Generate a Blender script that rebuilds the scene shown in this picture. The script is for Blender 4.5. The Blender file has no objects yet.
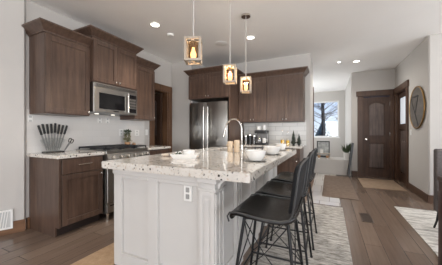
import bpy, bmesh, math, random
from mathutils import Vector, Matrix
random.seed(7)
PI = math.pi
S = bpy.context.scene
C = S.collection

# ------------------------------------------------------------------ camera, world, light, exposure
YAW = math.radians(25.82)
CAM_H = 1.167
cd = bpy.data.cameras.new('camera'); cam = bpy.data.objects.new('camera', cd); C.objects.link(cam)
cam.location = (0, 0, CAM_H); cam.rotation_euler = (PI / 2, 0, YAW)
cd.sensor_fit = 'HORIZONTAL'; cd.sensor_width = 36.0; cd.lens = 36.0 * 224.0 / 442.0
cd.clip_start = 0.05; cd.clip_end = 200
S.camera = cam

S.view_settings.view_transform = 'Standard'
try: S.view_settings.look = 'None'
except Exception: pass
S.view_settings.exposure = 0.33
S.view_settings.gamma = 1.0
S.view_settings.use_curve_mapping = False
S.cycles.use_denoising = True
S.cycles.max_bounces = 10
S.cycles.diffuse_bounces = 6
S.cycles.sample_clamp_indirect = 6.0
S.cycles.caustics_reflective = False
S.cycles.caustics_refractive = False

w = bpy.data.worlds.new('world'); S.world = w; w.use_nodes = True
nt = w.node_tree; nt.nodes.clear()
wo = nt.nodes.new('ShaderNodeOutputWorld'); bg = nt.nodes.new('ShaderNodeBackground')
tc = nt.nodes.new('ShaderNodeTexCoord'); sx = nt.nodes.new('ShaderNodeSeparateXYZ')
rp = nt.nodes.new('ShaderNodeValToRGB')
rp.color_ramp.elements[0].position = 0.0; rp.color_ramp.elements[0].color = (0.80, 0.86, 0.95, 1)
rp.color_ramp.elements[1].position = 0.30; rp.color_ramp.elements[1].color = (0.22, 0.40, 0.80, 1)
nt.links.new(tc.outputs['Generated'], sx.inputs[0]); nt.links.new(sx.outputs['Z'], rp.inputs[0])
nt.links.new(rp.outputs[0], bg.inputs[0]); bg.inputs[1].default_value = 1.0
nt.links.new(bg.outputs[0], wo.inputs[0])

def area(name, loc, rot, sx_, sy_, power, col=(1, 1, 1)):
    d = bpy.data.lights.new(name, 'AREA'); d.shape = 'RECTANGLE'; d.size = sx_; d.size_y = sy_
    d.energy = power; d.color = col
    o = bpy.data.objects.new(name, d); C.objects.link(o); o.location = loc; o.rotation_euler = rot
    return o
# daylight through the big windows of the living room behind the camera and the dining room on the right
# (tilted well up to brighten the ceiling, as bounce off snow would)
for x_, p_ in ((-2.6, 55), (0.7, 165), (3.2, 160)):
    area('rear_window_daylight', (x_, -7.85, 1.45), (PI / 2 + 0.4, 0, 0), 2.2, 2.1, p_, (0.95, 0.97, 1.0))
for y_ in (-3.7, -0.6, 2.5):
    area('dining_window_daylight', (4.5, y_, 1.45), (PI / 2 + 0.75, 0, PI / 2), 2.2, 1.9, 82, (0.95, 0.97, 1.0))
# unseen fill added round the corner, standing in for the far window's daylight
area('stair_hall_fill', (-1.85, 8.3, 1.6), (PI / 2 + 0.4, 0, -PI / 2), 2.0, 1.8, 65, (0.93, 0.97, 1.0))

# unseen spots without fixtures, added above the frame to brighten floor and counters
for x_, y_ in ((-1.9, 0.6), (0.45, 1.2), (0.5, 2.6)):
    d_ = bpy.data.lights.new('downlight_or_fill_spot', 'SPOT'); d_.energy = 25; d_.color = (1.0, 0.95, 0.88); d_.spot_size = math.radians(120); d_.spot_blend = 0.8; d_.shadow_soft_size = 0.06
    o_ = bpy.data.objects.new('downlight_or_fill_spot', d_); C.objects.link(o_); o_.location = (x_, y_, 2.74)

# ------------------------------------------------------------------ materials
def srgb(r, g, b):
    f = lambda c: (c / 255 / 12.92) if c / 255 <= 0.04045 else ((c / 255 + 0.055) / 1.055) ** 2.4
    return (f(r), f(g), f(b), 1)

def new_mat(name):
    m = bpy.data.materials.new(name); m.use_nodes = True
    n = m.node_tree; b = n.nodes['Principled BSDF']
    return m, n, b

def coords(n, scale=(1, 1, 1), rot=(0, 0, 0), kind='Object'):
    t = n.nodes.new('ShaderNodeTexCoord'); mp = n.nodes.new('ShaderNodeMapping')
    mp.inputs['Scale'].default_value = scale; mp.inputs['Rotation'].default_value = rot
    n.links.new(t.outputs[kind], mp.inputs[0])
    return mp.outputs[0]

def noise(n, vec, scale, detail=4, rough=0.6):
    t = n.nodes.new('ShaderNodeTexNoise'); t.inputs['Scale'].default_value = scale
    t.inputs['Detail'].default_value = detail; t.inputs['Roughness'].default_value = rough
    n.links.new(vec, t.inputs['Vector'])
    return t.outputs['Fac']

def ramp(n, fac, stops):
    r = n.nodes.new('ShaderNodeValToRGB'); e = r.color_ramp.elements
    while len(e) < len(stops): e.new(0.5)
    for el, (p, c) in zip(e, stops): el.position = p; el.color = c
    n.links.new(fac, r.inputs[0])
    return r.outputs[0]

def mixc(n, fac, a, b, mode='MIX'):
    m = n.nodes.new('ShaderNodeMix'); m.data_type = 'RGBA'; m.blend_type = mode
    if isinstance(fac, (int, float)): m.inputs[0].default_value = fac
    else: n.links.new(fac, m.inputs[0])
    for s, v in ((6, a), (7, b)):
        if isinstance(v, tuple): m.inputs[s].default_value = v
        else: n.links.new(v, m.inputs[s])
    return m.outputs[2]

def bump(n, b, h, strength=0.2, dist=0.01):
    k = n.nodes.new('ShaderNodeBump'); k.inputs['Strength'].default_value = strength; k.inputs['Distance'].default_value = dist
    n.links.new(h, k.inputs['Height']); n.links.new(k.outputs[0], b.inputs['Normal'])

def plain(name, col, rough=0.5, metal=0.0, var=0.06, scale=8.0, bmp=0.0, spec=0.5):
    m, n, b = new_mat(name)
    v = coords(n)
    f = noise(n, v, scale)
    d = tuple(c * (1 - var) for c in col[:3]) + (1,); l = tuple(min(1, c * (1 + var)) for c in col[:3]) + (1,)
    n.links.new(ramp(n, f, [(0.3, d), (0.7, l)]), b.inputs['Base Color'])
    b.inputs['Roughness'].default_value = rough; b.inputs['Metallic'].default_value = metal
    b.inputs['Specular IOR Level'].default_value = spec
    if bmp: bump(n, b, noise(n, v, scale * 12), bmp, 0.004)
    return m

def wood(name, dark, light, scale=(22, 22, 1.6), rough=0.42, knots=0.0, spec=0.35):
    m, n, b = new_mat(name); b.inputs['Specular IOR Level'].default_value = spec
    v = coords(n, scale)
    f = noise(n, v, 1.6, 6, 0.62)
    g = noise(n, coords(n, (1, 1, 1)), 3.0, 3)
    c = ramp(n, f, [(0.28, dark), (0.72, light)])
    c = mixc(n, g, c, tuple(x * 0.75 for x in dark[:3]) + (1,)) if knots else mixc(n, 0.25, c, ramp(n, g, [(0.35, dark), (0.65, light)]))
    n.links.new(c, b.inputs['Base Color']); b.inputs['Roughness'].default_value = rough
    bump(n, b, f, 0.08, 0.003)
    return m

def emit(name, col, strength):
    m, n, b = new_mat(name)
    b.inputs['Base Color'].default_value = col
    b.inputs['Emission Color'].default_value = col; b.inputs['Emission Strength'].default_value = strength
    return m

def clear_glass(name, tint=(1, 1, 1, 1), gloss=0.10, rough=0.02):
    m = bpy.data.materials.new(name); m.use_nodes = True; n = m.node_tree; n.nodes.clear()
    o = n.nodes.new('ShaderNodeOutputMaterial'); mx = n.nodes.new('ShaderNodeMixShader')
    t = n.nodes.new('ShaderNodeBsdfTransparent'); g = n.nodes.new('ShaderNodeBsdfGlossy')
    t.inputs[0].default_value = tint; g.inputs['Roughness'].default_value = rough
    mx.inputs[0].default_value = gloss
    n.links.new(t.outputs[0], mx.inputs[1]); n.links.new(g.outputs[0], mx.inputs[2]); n.links.new(mx.outputs[0], o.inputs[0])
    return m

def granite():
    m, n, b = new_mat('granite')
    v = coords(n)
    base = ramp(n, noise(n, v, 14, 5), [(0.3, srgb(206, 199, 190)), (0.7, srgb(222, 218, 211))])
    tan = ramp(n, noise(n, v, 38, 3), [(0.57, (0, 0, 0, 1)), (0.67, (1, 1, 1, 1))])
    c = mixc(n, tan, base, srgb(192, 176, 158))
    gr = ramp(n, noise(n, coords(n, (1, 1, 1), (0.5, 0.3, 0.1)), 52, 3), [(0.63, (0, 0, 0, 1)), (0.68, (1, 1, 1, 1))])
    c = mixc(n, gr, c, srgb(150, 148, 144))
    vo = n.nodes.new('ShaderNodeTexVoronoi'); vo.inputs['Scale'].default_value = 31; n.links.new(v, vo.inputs['Vector'])
    vo.inputs['Randomness'].default_value = 1.0
    sp = ramp(n, vo.outputs['Distance'], [(0.24, (1, 1, 1, 1)), (0.31, (0, 0, 0, 1))])
    sel = ramp(n, noise(n, v, 17, 2), [(0.46, (0, 0, 0, 1)), (0.51, (1, 1, 1, 1))])
    mul = n.nodes.new('ShaderNodeMath'); mul.operation = 'MULTIPLY'
    n.links.new(sp, mul.inputs[0]); n.links.new(sel, mul.inputs[1])
    c = mixc(n, mul.outputs[0], c, srgb(60, 55, 52))
    n.links.new(c, b.inputs['Base Color']); b.inputs['Roughness'].default_value = 0.08
    b.inputs['Specular IOR Level'].default_value = 1.0
    return m

def brick_mat(name, axes, bw, rh, c1, c2, mortar, msize, rough, offset=0.5, grain=None, bmp=0.15, spec=0.5):
    m, n, b = new_mat(name)
    t = n.nodes.new('ShaderNodeTexCoord'); s = n.nodes.new('ShaderNodeSeparateXYZ'); cb = n.nodes.new('ShaderNodeCombineXYZ')
    n.links.new(t.outputs['Object'], s.inputs[0])
    n.links.new(s.outputs[axes[0]], cb.inputs[0]); n.links.new(s.outputs[axes[1]], cb.inputs[1])
    k = n.nodes.new('ShaderNodeTexBrick'); k.offset = offset
    k.inputs['Scale'].default_value = 1.0; k.inputs['Brick Width'].default_value = bw; k.inputs['Row Height'].default_value = rh
    k.inputs['Mortar Size'].default_value = msize; k.inputs['Color1'].default_value = c1; k.inputs['Color2'].default_value = c2
    k.inputs['Mortar'].default_value = mortar; k.inputs['Mortar Smooth'].default_value = 0.1
    n.links.new(cb.outputs[0], k.inputs['Vector'])
    c = k.outputs['Color']
    if grain:
        f = noise(n, coords(n, grain), 1.5, 6, 0.65)
        c = mixc(n, 0.45, c, ramp(n, f, [(0.25, (0.25, 0.25, 0.25, 1)), (0.75, (1.0, 1.0, 1.0, 1))]), 'MULTIPLY')
        bl = noise(n, coords(n), 0.9, 3)
        c = mixc(n, 0.35, c, ramp(n, bl, [(0.3, (0.6, 0.6, 0.6, 1)), (0.7, (1.0, 1.0, 1.0, 1))]), 'MULTIPLY')
    n.links.new(c, b.inputs['Base Color']); b.inputs['Roughness'].default_value = rough
    b.inputs['Specular IOR Level'].default_value = spec
    iv = n.nodes.new('ShaderNodeMath'); iv.operation = 'SUBTRACT'; iv.inputs[0].default_value = 1.0
    n.links.new(k.outputs['Fac'], iv.inputs[1])
    bump(n, b, iv.outputs[0], bmp, 0.003)
    return m

def rug_mat(name, c1, c2, scale, stretch=(1, 1, 1), contrast=(0.35, 0.65)):
    m, n, b = new_mat(name)
    v = coords(n, stretch)
    f = noise(n, v, scale, 8, 0.75)
    c = ramp(n, f, [(contrast[0], c1), (contrast[1], c2)])
    f2 = noise(n, coords(n, (1, 1, 1)), 130, 2)
    c = mixc(n, 0.35, c, ramp(n, f2, [(0.3, (0.55, 0.55, 0.55, 1)), (0.7, (1, 1, 1, 1))]), 'MULTIPLY')
    n.links.new(c, b.inputs['Base Color']); b.inputs['Roughness'].default_value = 0.95
    b.inputs['Specular IOR Level'].default_value = 0.1
    bump(n, b, f2, 0.5, 0.006)
    return m

M = {}
M['wall'] = plain('wall_paint', srgb(194, 190, 185), 0.85, var=0.012, scale=2, bmp=0.04, spec=0.2)
M['ceiling'] = plain('ceiling_paint', srgb(246, 244, 241), 0.9, var=0.012, scale=2, bmp=0.05, spec=0.2)
M['cab'] = wood('cabinet_wood', srgb(62, 46, 38), srgb(106, 84, 71), (14, 14, 1.3), 0.33, 0, 0.5)
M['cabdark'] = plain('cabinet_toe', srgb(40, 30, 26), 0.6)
M['door'] = wood('alder_door', srgb(50, 35, 28), srgb(92, 68, 54), (12, 12, 1.0), 0.5)
M['doorpanel'] = wood('alder_door_panel', srgb(62, 52, 48), srgb(118, 102, 95), (12, 12, 1.0), 0.5)
M['trim'] = wood('alder_trim', srgb(78, 54, 39), srgb(120, 88, 64), (12, 12, 1.2), 0.42)
M['trimdark'] = wood('dark_alder_trim', srgb(60, 41, 31), srgb(96, 70, 52), (12, 12, 1.2), 0.42)
M['base'] = wood('alder_baseboard', srgb(88, 60, 42), srgb(132, 97, 70), (1.2, 1.2, 14), 0.45)
M['white'] = plain('island_paint', srgb(203, 200, 196), 0.5, var=0.01)
M['plate'] = plain('white_plastic', srgb(235, 234, 230), 0.35, var=0.01)
M['slot2'] = plain('outlet_socket_grey', srgb(150, 150, 148), 0.4, var=0.01)
M['slot'] = plain('outlet_slot', srgb(60, 60, 60), 0.5)
M['granite'] = granite()
M['steel'] = plain('stainless_steel', srgb(176, 174, 170), 0.28, 1.0, 0.05, 3)
M['steeldark'] = plain('dark_stainless', srgb(120, 118, 116), 0.3, 1.0, 0.05, 3)
M['chrome'] = plain('brushed_nickel', srgb(205, 200, 192), 0.22, 1.0, 0.02)
M['rod'] = plain('pale_cord', srgb(196, 192, 186), 0.5, var=0.02)
M['black'] = plain('black_enamel', srgb(28, 28, 29), 0.35)
M['iron'] = plain('cast_iron', srgb(36, 37, 40), 0.55, 0.2, 0.1, 20)
M['blackglass'] = plain('black_glass', srgb(20, 20, 22), 0.06)
M['leather'] = plain('black_leather', srgb(17, 16, 16), 0.26, var=0.15, scale=18, bmp=0.12)
M['charcoal'] = plain('charcoal_weave', srgb(24, 24, 26), 0.7, var=0.25, scale=45, bmp=0.25, spec=0.25)
M['piping'] = plain('grey_piping', srgb(66, 66, 66), 0.5)
M['legs'] = plain('black_steel', srgb(38, 38, 39), 0.35, 0.6)
M['ceramic'] = plain('white_ceramic', srgb(232, 230, 226), 0.18, var=0.01)
M['greyceramic'] = plain('grey_ceramic', srgb(196, 196, 194), 0.25, var=0.02)
M['whitewash'] = wood('whitewashed_wood', srgb(152, 139, 123), srgb(200, 189, 174), (24, 24, 2), 0.6)
M['glass'] = clear_glass('clear_glass')
M['amber'] = clear_glass('amber_glass', (0.86, 0.74, 0.58, 1), 0.08)
M['pane'] = clear_glass('window_pane', (0.97, 0.99, 1.0, 1), 0.04)
M['frost'] = emit('frosted_glass_daylight_glow', (0.78, 0.84, 0.92, 1), 0.25)  # daylight through the door pane is put in as a faint glow
M['bulb'] = emit('warm_bulb', (1.0, 0.66, 0.34, 1), 4.0)
M['lamp'] = emit('downlight_glow', (1.0, 0.95, 0.86, 1), 9.0)
M['undercab'] = emit('hood_lamp_glow', (1.0, 0.93, 0.82, 1), 1.5)
M['vinyl'] = plain('white_vinyl', srgb(230, 230, 228), 0.4, var=0.01)
M['floor'] = brick_mat('plank_floor', ('Y', 'X'), 1.7, 0.165, srgb(126, 107, 94), srgb(146, 126, 111), srgb(84, 69, 59), 0.0025, 0.2,
                       0.37, (30, 1.1, 1), 0.25, 0.55)
M['hall_tile'] = brick_mat('hall_tile', ('X', 'Y'), 0.30, 0.60, srgb(206, 200, 192), srgb(216, 211, 204), srgb(160, 150, 140), 0.006, 0.2)
M['tile_left'] = brick_mat('backsplash_tile_left', ('Y', 'Z'), 0.30, 0.10, srgb(214, 211, 207), srgb(219, 216, 212), srgb(210, 207, 203), 0.002, 0.16)
M['tile_back'] = brick_mat('backsplash_tile_back', ('X', 'Z'), 0.30, 0.10, srgb(212, 210, 206), srgb(226, 224, 219), srgb(188, 186, 181), 0.004, 0.16)
M['rugstool'] = rug_mat('heather_rug', srgb(132, 127, 119), srgb(220, 215, 208), 2.6, (3.0, 14, 1), (0.40, 0.60))
M['rugright'] = rug_mat('distressed_rug', srgb(150, 145, 139), srgb(236, 233, 227), 2.6, (1.6, 7, 1), (0.36, 0.55))
M['rugtan'] = rug_mat('tan_rug', srgb(172, 142, 112), srgb(194, 166, 136), 12)
M['mattan'] = rug_mat('sisal_mat', srgb(150, 128, 108), srgb(176, 154, 132), 14)
M['runner'] = rug_mat('taupe_runner', srgb(120, 104, 92), srgb(142, 125, 112), 14)
M['fabric'] = plain('grey_upholstery', srgb(104, 99, 98), 0.9, var=0.15, scale=50, bmp=0.3, spec=0.1)
M['table'] = wood('espresso_wood', srgb(52, 32, 28), srgb(84, 58, 50), (2, 14, 14), 0.35)
M['gold'] = plain('aged_brass', srgb(150, 120, 78), 0.35, 0.9)
M['artwood'] = wood('grey_art_wood', srgb(76, 70, 64), srgb(108, 100, 92), (4, 8, 8), 0.6)
M['leaf'] = plain('green_leaf', srgb(74, 88, 62), 0.5, var=0.3, scale=15)
M['sage'] = plain('sage_leaf', srgb(128, 124, 92), 0.6, var=0.3, scale=20)
M['darkleaf'] = plain('dark_needles', srgb(48, 56, 46), 0.7, var=0.3, scale=20)
M['soil'] = plain('potting_soil', srgb(60, 48, 38), 0.9)
M['terra'] = plain('tan_clay', srgb(176, 136, 100), 0.7)
M['lightwood'] = wood('pale_turned_wood', srgb(196, 172, 144), srgb(222, 202, 176), (16, 16, 2), 0.5)
M['oil'] = plain('golden_oil', srgb(226, 178, 40), 0.15)
M['linen'] = plain('beige_linen', srgb(206, 192, 176), 0.9, var=0.06, bmp=0.2)
M['grip'] = plain('knife_grip', srgb(20, 20, 21), 0.5)
M['blade'] = plain('knife_steel', srgb(150, 150, 150), 0.3, 1.0)
M['acrylic'] = clear_glass('acrylic', (0.95, 0.96, 0.96, 1), 0.03)
M['snow'] = plain('snow', srgb(176, 182, 190), 0.8, var=0.25, scale=1.5)
M['bark'] = plain('dark_bark', srgb(70, 60, 52), 0.9, var=0.3, scale=10)
M['twig'] = plain('frosted_twigs', srgb(120, 112, 106), 0.9, var=0.4, scale=6)
M['needle'] = plain('snowy_needles', srgb(128, 138, 132), 0.9, var=0.8, scale=3)
M['vent'] = plain('bronze_register', srgb(84, 70, 60), 0.5, 0.4)
M['ventdark'] = plain('register_shade', srgb(58, 48, 42), 0.8)
M['picture'] = plain('grey_print', srgb(168, 170, 168), 0.6, var=0.45, scale=9)
M['carcream'] = plain('car_paint', srgb(120, 124, 130), 0.3)

# ------------------------------------------------------------------ mesh builder
class MB:
    def __init__(s): s.bm = bmesh.new()
    def box(s, x0, x1, y0, y1, z0, z1, bev=0.0, seg=1):
        r = bmesh.ops.create_cube(s.bm, size=1.0); vs = r['verts']
        for v in vs:
            v.co = Vector(((x0 + x1) / 2 + v.co.x * (x1 - x0), (y0 + y1) / 2 + v.co.y * (y1 - y0), (z0 + z1) / 2 + v.co.z * (z1 - z0)))
        if bev:
            es = list({e for v in vs for e in v.link_edges})
            bmesh.ops.bevel(s.bm, geom=es, offset=bev, segments=seg, profile=0.5, affect='EDGES')
        return s
    def cyl(s, p0, p1, r0, r1=None, seg=16, cap=True):
        p0 = Vector(p0); p1 = Vector(p1); r1 = r0 if r1 is None else r1
        d = p1 - p0; L = d.length
        q = Vector((0, 0, 1)).rotation_difference(d.normalized()).to_matrix().to_4x4()
        bmesh.ops.create_cone(s.bm, cap_ends=cap, segments=seg, radius1=r0, radius2=r1, depth=L,
                              matrix=Matrix.Translation((p0 + p1) / 2) @ q)
        return s
    def sph(s, c, r, sc=(1, 1, 1), u=16, v=10):
        bmesh.ops.create_uvsphere(s.bm, u_segments=u, v_segments=v, radius=r, matrix=Matrix.Translation(c) @ Matrix.Diagonal((*sc, 1)))
        return s
    def tube(s, pts, r, seg=8, closed=False):
        pts = [Vector(p) for p in pts]; n = len(pts); rings = []
        up = None
        for i, p in enumerate(pts):
            a = pts[i - 1] if (i or closed) else p; b = pts[(i + 1) % n] if (i < n - 1 or closed) else p
            t = (b - a).normalized()
            if up is None:
                up = t.orthogonal().normalized()
            else:
                up = (up - t * up.dot(t)); up = up.normalized() if up.length > 1e-6 else t.orthogonal().normalized()
            bn = t.cross(up)
            rr = r[i] if isinstance(r, (list, tuple)) else r
            rings.append([s.bm.verts.new(p + (up * math.cos(k * 2 * PI / seg) + bn * math.sin(k * 2 * PI / seg)) * rr) for k in range(seg)])
        for i in range(n if closed else n - 1):
            A, B = rings[i], rings[(i + 1) % n]
            for k in range(seg): s.bm.faces.new((A[k], A[(k + 1) % seg], B[(k + 1) % seg], B[k]))
        if not closed:
            s.bm.faces.new(rings[0][::-1]); s.bm.faces.new(rings[-1])
        return s
    def lathe(s, prof, c=(0, 0, 0), seg=24):
        rings = []
        for r, z in prof:
            if r < 1e-5: rings.append([s.bm.verts.new((c[0], c[1], c[2] + z))])
            else: rings.append([s.bm.verts.new((c[0] + r * math.cos(k * 2 * PI / seg), c[1] + r * math.sin(k * 2 * PI / seg), c[2] + z)) for k in range(seg)])
        for A, B in zip(rings, rings[1:]):
            for k in range(seg):
                a = [A[0], A[0]] if len(A) == 1 else [A[k], A[(k + 1) % seg]]
                b = [B[0], B[0]] if len(B) == 1 else [B[k], B[(k + 1) % seg]]
                f = []
                for v in (a[0], a[1], b[1], b[0]):
                    if v not in f: f.append(v)
                if len(f) > 2: s.bm.faces.new(f)
        return s
    def prism(s, poly, axis, a, b):
        def P(u, v, t): return {'x': (t, u, v), 'y': (u, t, v), 'z': (u, v, t)}[axis]
        A = [s.bm.verts.new(P(u, v, a)) for u, v in poly]; B = [s.bm.verts.new(P(u, v, b)) for u, v in poly]
        n = len(poly); s.bm.faces.new(A); s.bm.faces.new(B[::-1])
        for i in range(n): s.bm.faces.new((A[i], B[i], B[(i + 1) % n], A[(i + 1) % n]))
        return s
    def quad(s, *p):
        s.bm.faces.new([s.bm.verts.new(q) for q in p]); return s
    def leaf(s, c, d, L, wd):
        d = Vector(d).normalized(); c = Vector(c)
        sd = d.cross(Vector((random.uniform(-1, 1), random.uniform(-1, 1), random.uniform(-1, 1)))).normalized() * wd / 2
        up = d.cross(sd).normalized() * wd * 0.15
        a = s.bm.verts.new(c); b = s.bm.verts.new(c + d * L * 0.5 + sd); e = s.bm.verts.new(c + d * L); f = s.bm.verts.new(c + d * L * 0.5 - sd)
        m = s.bm.verts.new(c + d * L * 0.5 - up)
        for t in ((a, b, m), (b, e, m), (e, f, m), (f, a, m)): s.bm.faces.new(t)
        return s
    def build(s, name, mat, parent=None, smooth=True, recalc=True):
        if recalc: bmesh.ops.recalc_face_normals(s.bm, faces=s.bm.faces)
        me = bpy.data.meshes.new(name); s.bm.to_mesh(me); s.bm.free()
        me.materials.append(mat)
        if smooth:
            for p in me.polygons: p.use_smooth = True
            me.set_sharp_from_angle(angle=0.55)
        o = bpy.data.objects.new(name, me); C.objects.link(o)
        if parent: o.parent = parent
        return o

def tag(o, label, cat, group=None, kind=None):
    o['label'] = label; o['category'] = cat
    if group: o['group'] = group
    if kind: o['kind'] = kind
    return o
def thing(name, label, cat, loc=(0, 0, 0), rz=0.0, group=None):
    o = bpy.data.objects.new(name, None); C.objects.link(o); o.location = loc; o.rotation_euler = (0, 0, rz)
    o.empty_display_size = 0.05
    return tag(o, label, cat, group)
def struct(name, mb, mat, parent=None, smooth=False):
    o = mb.build(name, mat, parent, smooth)
    if not parent: o['kind'] = 'structure'
    return o
def dup(root, loc, label, rz=None):
    r = root.copy(); C.objects.link(r); r.location = loc; r['label'] = label
    if rz is not None: r.rotation_euler = (0, 0, rz)
    for ch in list(root.children):
        c = ch.copy(); C.objects.link(c); c.parent = r
        for g in list(ch.children):
            d = g.copy(); C.objects.link(d); d.parent = c
    return r

# ------------------------------------------------------------------ room constants (metres, camera foot at the origin)
XL, YB, H = -3.30, 4.88, 2.778
XR, YD = 1.48, 6.98

struct('floor', MB().box(-5.2, 4.8, -8.1, 10.7, -0.06, 0), M['floor'])
struct('ceiling', MB().box(-5.2, 4.8, -8.1, YB + 0.12, H, H + 0.1).box(-2.1, XR + 0.14, YB + 0.12, 10.7, H, H + 0.1), M['ceiling'])

struct('floor_hall', MB().box(-0.345, 0.16, 4.0, 6.975, 0.0002, 0.0012), M['hall_tile'])
# left kitchen wall with the pantry doorway
DY0, DY1, DZ = 3.60, 4.045, 2.08
struct('wall_left', MB().box(XL - 0.14, XL, 1.41, DY0, 0, H).box(XL - 0.14, XL, DY1, YB + 0.12, 0, H).box(XL - 0.14, XL, DY0, DY1, DZ, H), M['wall'])
# fridge-side wall stub
struct('wall_fridge_side', MB().box(XL, -2.755, 4.19, YB, 0, H), M['wall'])
struct('wall_back', MB().box(XL, -0.35, YB, YB + 0.12, 0, H), M['wall'])
struct('wall_pantry', MB().box(-4.62, -4.5, 2.7, 4.5, 0, H).box(-4.5, XL - 0.14, 2.7, 2.8, 0, H).box(-4.5, XL - 0.14, 4.4, 4.5, 0, H), M['wall'])
# angled near-left wall
def wall_poly(name, poly, z0, z1, mat): return struct(name, MB().prism(poly, 'z', z0, z1), mat)
ax, ay = 0.434, 0.901
P0 = (XL + 0.035, 1.388); P1 = (P0[0] - ax * 2.6, P0[1] - ay * 2.6)
nx, ny = ay, -ax      # into the room
wall_poly('wall_near_left', [(P0[0] - 0.012, P0[1] + 0.005), (P0[0], P0[1] - 0.012), P1, (P1[0] - nx * 0.3, P1[1] - ny * 0.3), (XL - 0.14, 1.409), (XL, 1.409)], 0, H, M['wall'])
struct('wall_left_rear', MB().box(P1[0] - 0.14, P1[0], -8.1, P1[1] + 0.02, 0, H), M['wall'])
# hall left wall end, hall
struct('wall_hall_left', MB().box(-0.47, -0.35, YB + 0.12, 5.74, 0, H), M['wall'])
struct('trim_1', MB().box(-0.49, -0.33, 5.741, 5.78, 0, 2.25, 0.004), M['trimdark'])
struct('wall_stair_left', MB().box(-2.1, -1.98, YB + 0.12, 9.88, 0, H), M['wall'])
FY = 9.76
WX0, WX1, WZ0, WZ1 = -0.83, 0.335, 0.98, 2.40
struct('wall_far', MB().box(-1.98, WX0, FY, FY + 0.12, 0, H).box(WX1, 0.535, FY, FY + 0.12, 0, H)
       .box(WX0, WX1, FY, FY + 0.12, 0, WZ0).box(WX0, WX1, FY, FY + 0.12, WZ1, H), M['wall'])
struct('wall_hall_right', MB().box(0.535, 0.655, YD + 0.12, FY + 0.12, 0, H), M['wall'])
struct('wall_low', MB().box(-1.98, 0.53, YD + 0.0, YD + 0.75, 0, 0.41, 0.006), M['wall'])
# door wall and right wall
D1X0, D1X1, D1Z = 0.795, 1.405, 2.12
struct('wall_door', MB().box(0.535, D1X0, YD, YD + 0.12, 0, H).box(D1X1, XR, YD, YD + 0.12, 0, H).box(D1X0, D1X1, YD, YD + 0.12, D1Z, H), M['wall'])
EY0, EY1 = 6.01, 6.845
struct('wall_right', MB().box(XR, XR + 0.14, 4.842, EY0, 0, H).box(XR, XR + 0.14, EY1, YD + 0.12, 0, H).box(XR, XR + 0.14, EY0, EY1, D1Z, H), M['wall'])
struct('wall_dining', MB().box(XR + 0.004, 4.7, 4.83, 4.95, 0, H, 0.01), M['wall'])
# dining side and rear walls with big window openings (beside and behind the camera)
struct('wall_dining_right', MB().box(4.6, 4.74, -8.1, 4.83, 0, 0.45).box(4.6, 4.74, -8.1, 4.83, 2.45, H).box(4.6, 4.74, 3.62, 4.83, 0.45, 2.45).box(4.6, 4.74, -8.1, -4.85, 0.45, 2.45), M['wall'])
wr = MB().box(P1[0], 4.74, -8.1, -7.96, 0, 0.38).box(P1[0], 4.74, -8.1, -7.96, 2.52, H)
for a_, b_ in ((P1[0], -3.7), (-1.5, -1.0), (1.2, 1.7), (3.9, 4.74)): wr.box(a_, b_, -8.1, -7.96, 0.38, 2.52)
struct('wall_rear', wr, M['wall'])

# backsplashes
struct('wall_backsplash_left', MB().box(XL + 0.0005, XL + 0.009, 1.415, 3.33, 0.90, 1.449), M['tile_left'])
struct('wall_backsplash_back', MB().box(-1.77, -0.425, YB - 0.009, YB - 0.0005, 0.90, 1.42), M['tile_back'])

# casings and baseboards
def casing_x(name, x, y0, y1, z, wd, side=1, hd=0.13, over=0.03, lwd=None, mat='trim'):
    """door casing lying on a wall x=const, sticking out along side*x"""
    lwd = wd if lwd is None else lwd
    x0, x1 = (x, x + 0.022) if side > 0 else (x - 0.022, x)
    m = MB().box(x0, x1, y0 - lwd, y0, 0, z, 0.003).box(x0, x1, y1, y1 + wd, 0, z, 0.003)
    h0, h1 = (x, x + 0.03) if side > 0 else (x - 0.03, x)
    m.box(h0, h1, y0 - lwd - over, y1 + wd, z, z + hd, 0.004)
    j0, j1 = (x - 0.14, x) if side > 0 else (x, x + 0.14)
    m.box(j0, j1, y0, y0 + 0.018, 0, z).box(j0, j1, y1 - 0.018, y1, 0, z).box(j0, j1, y0 + 0.018, y1 - 0.018, z - 0.018, z)
    return struct(name, m, M[mat])
casing_x('trim_2', XL, DY0, DY1, DZ, 0.13, 1, 0.13, 0.02)
casing_x('trim_3', XR, EY0, EY1, D1Z, 0.14, -1, 0.14, 0.03, None, 'trimdark')
m = MB().box(D1X0 - 0.12, D1X0, YD - 0.022, YD, 0, D1Z, 0.003).box(D1X1, D1X1 + 0.074, YD - 0.022, YD, 0, D1Z, 0.003)
m.box(D1X0 - 0.15, XR - 0.031, YD - 0.03, YD, D1Z, D1Z + 0.14, 0.004)
m.box(D1X0, D1X0 + 0.018, YD, YD + 0.12, 0, D1Z).box(D1X1 - 0.018, D1X1, YD, YD + 0.12, 0, D1Z).box(D1X0 + 0.018, D1X1 - 0.018, YD, YD + 0.12, D1Z - 0.018, D1Z)
struct('trim_4', m, M['trimdark'])
struct('baseboard_right', MB().box(XR - 0.018, XR - 0.0005, 4.815, EY0 - 0.141, 0, 0.135, 0.004), M['trimdark'])
struct('baseboard_dining', MB().box(XR - 0.018, 4.59, 4.812, 4.8295, 0, 0.135, 0.004), M['trimdark'])
struct('baseboard_door_wall', MB().box(0.537, D1X0 - 0.121, YD - 0.018, YD - 0.0005, 0, 0.135, 0.004), M['trimdark'])
struct('baseboard_back', MB().box(-0.425, -0.35, YB - 0.018, YB - 0.0005, 0, 0.135, 0.003).box(-0.3495, -0.332, YB - 0.018, 5.74, 0, 0.135, 0.003), M['base'])
q0 = (P0[0] + nx * 0.0, P0[1] - 0.014)
struct('baseboard_left', MB().box(XL + 0.0005, XL + 0.034, 1.411, 1.437, 0, 0.138), M['base'])
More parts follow.
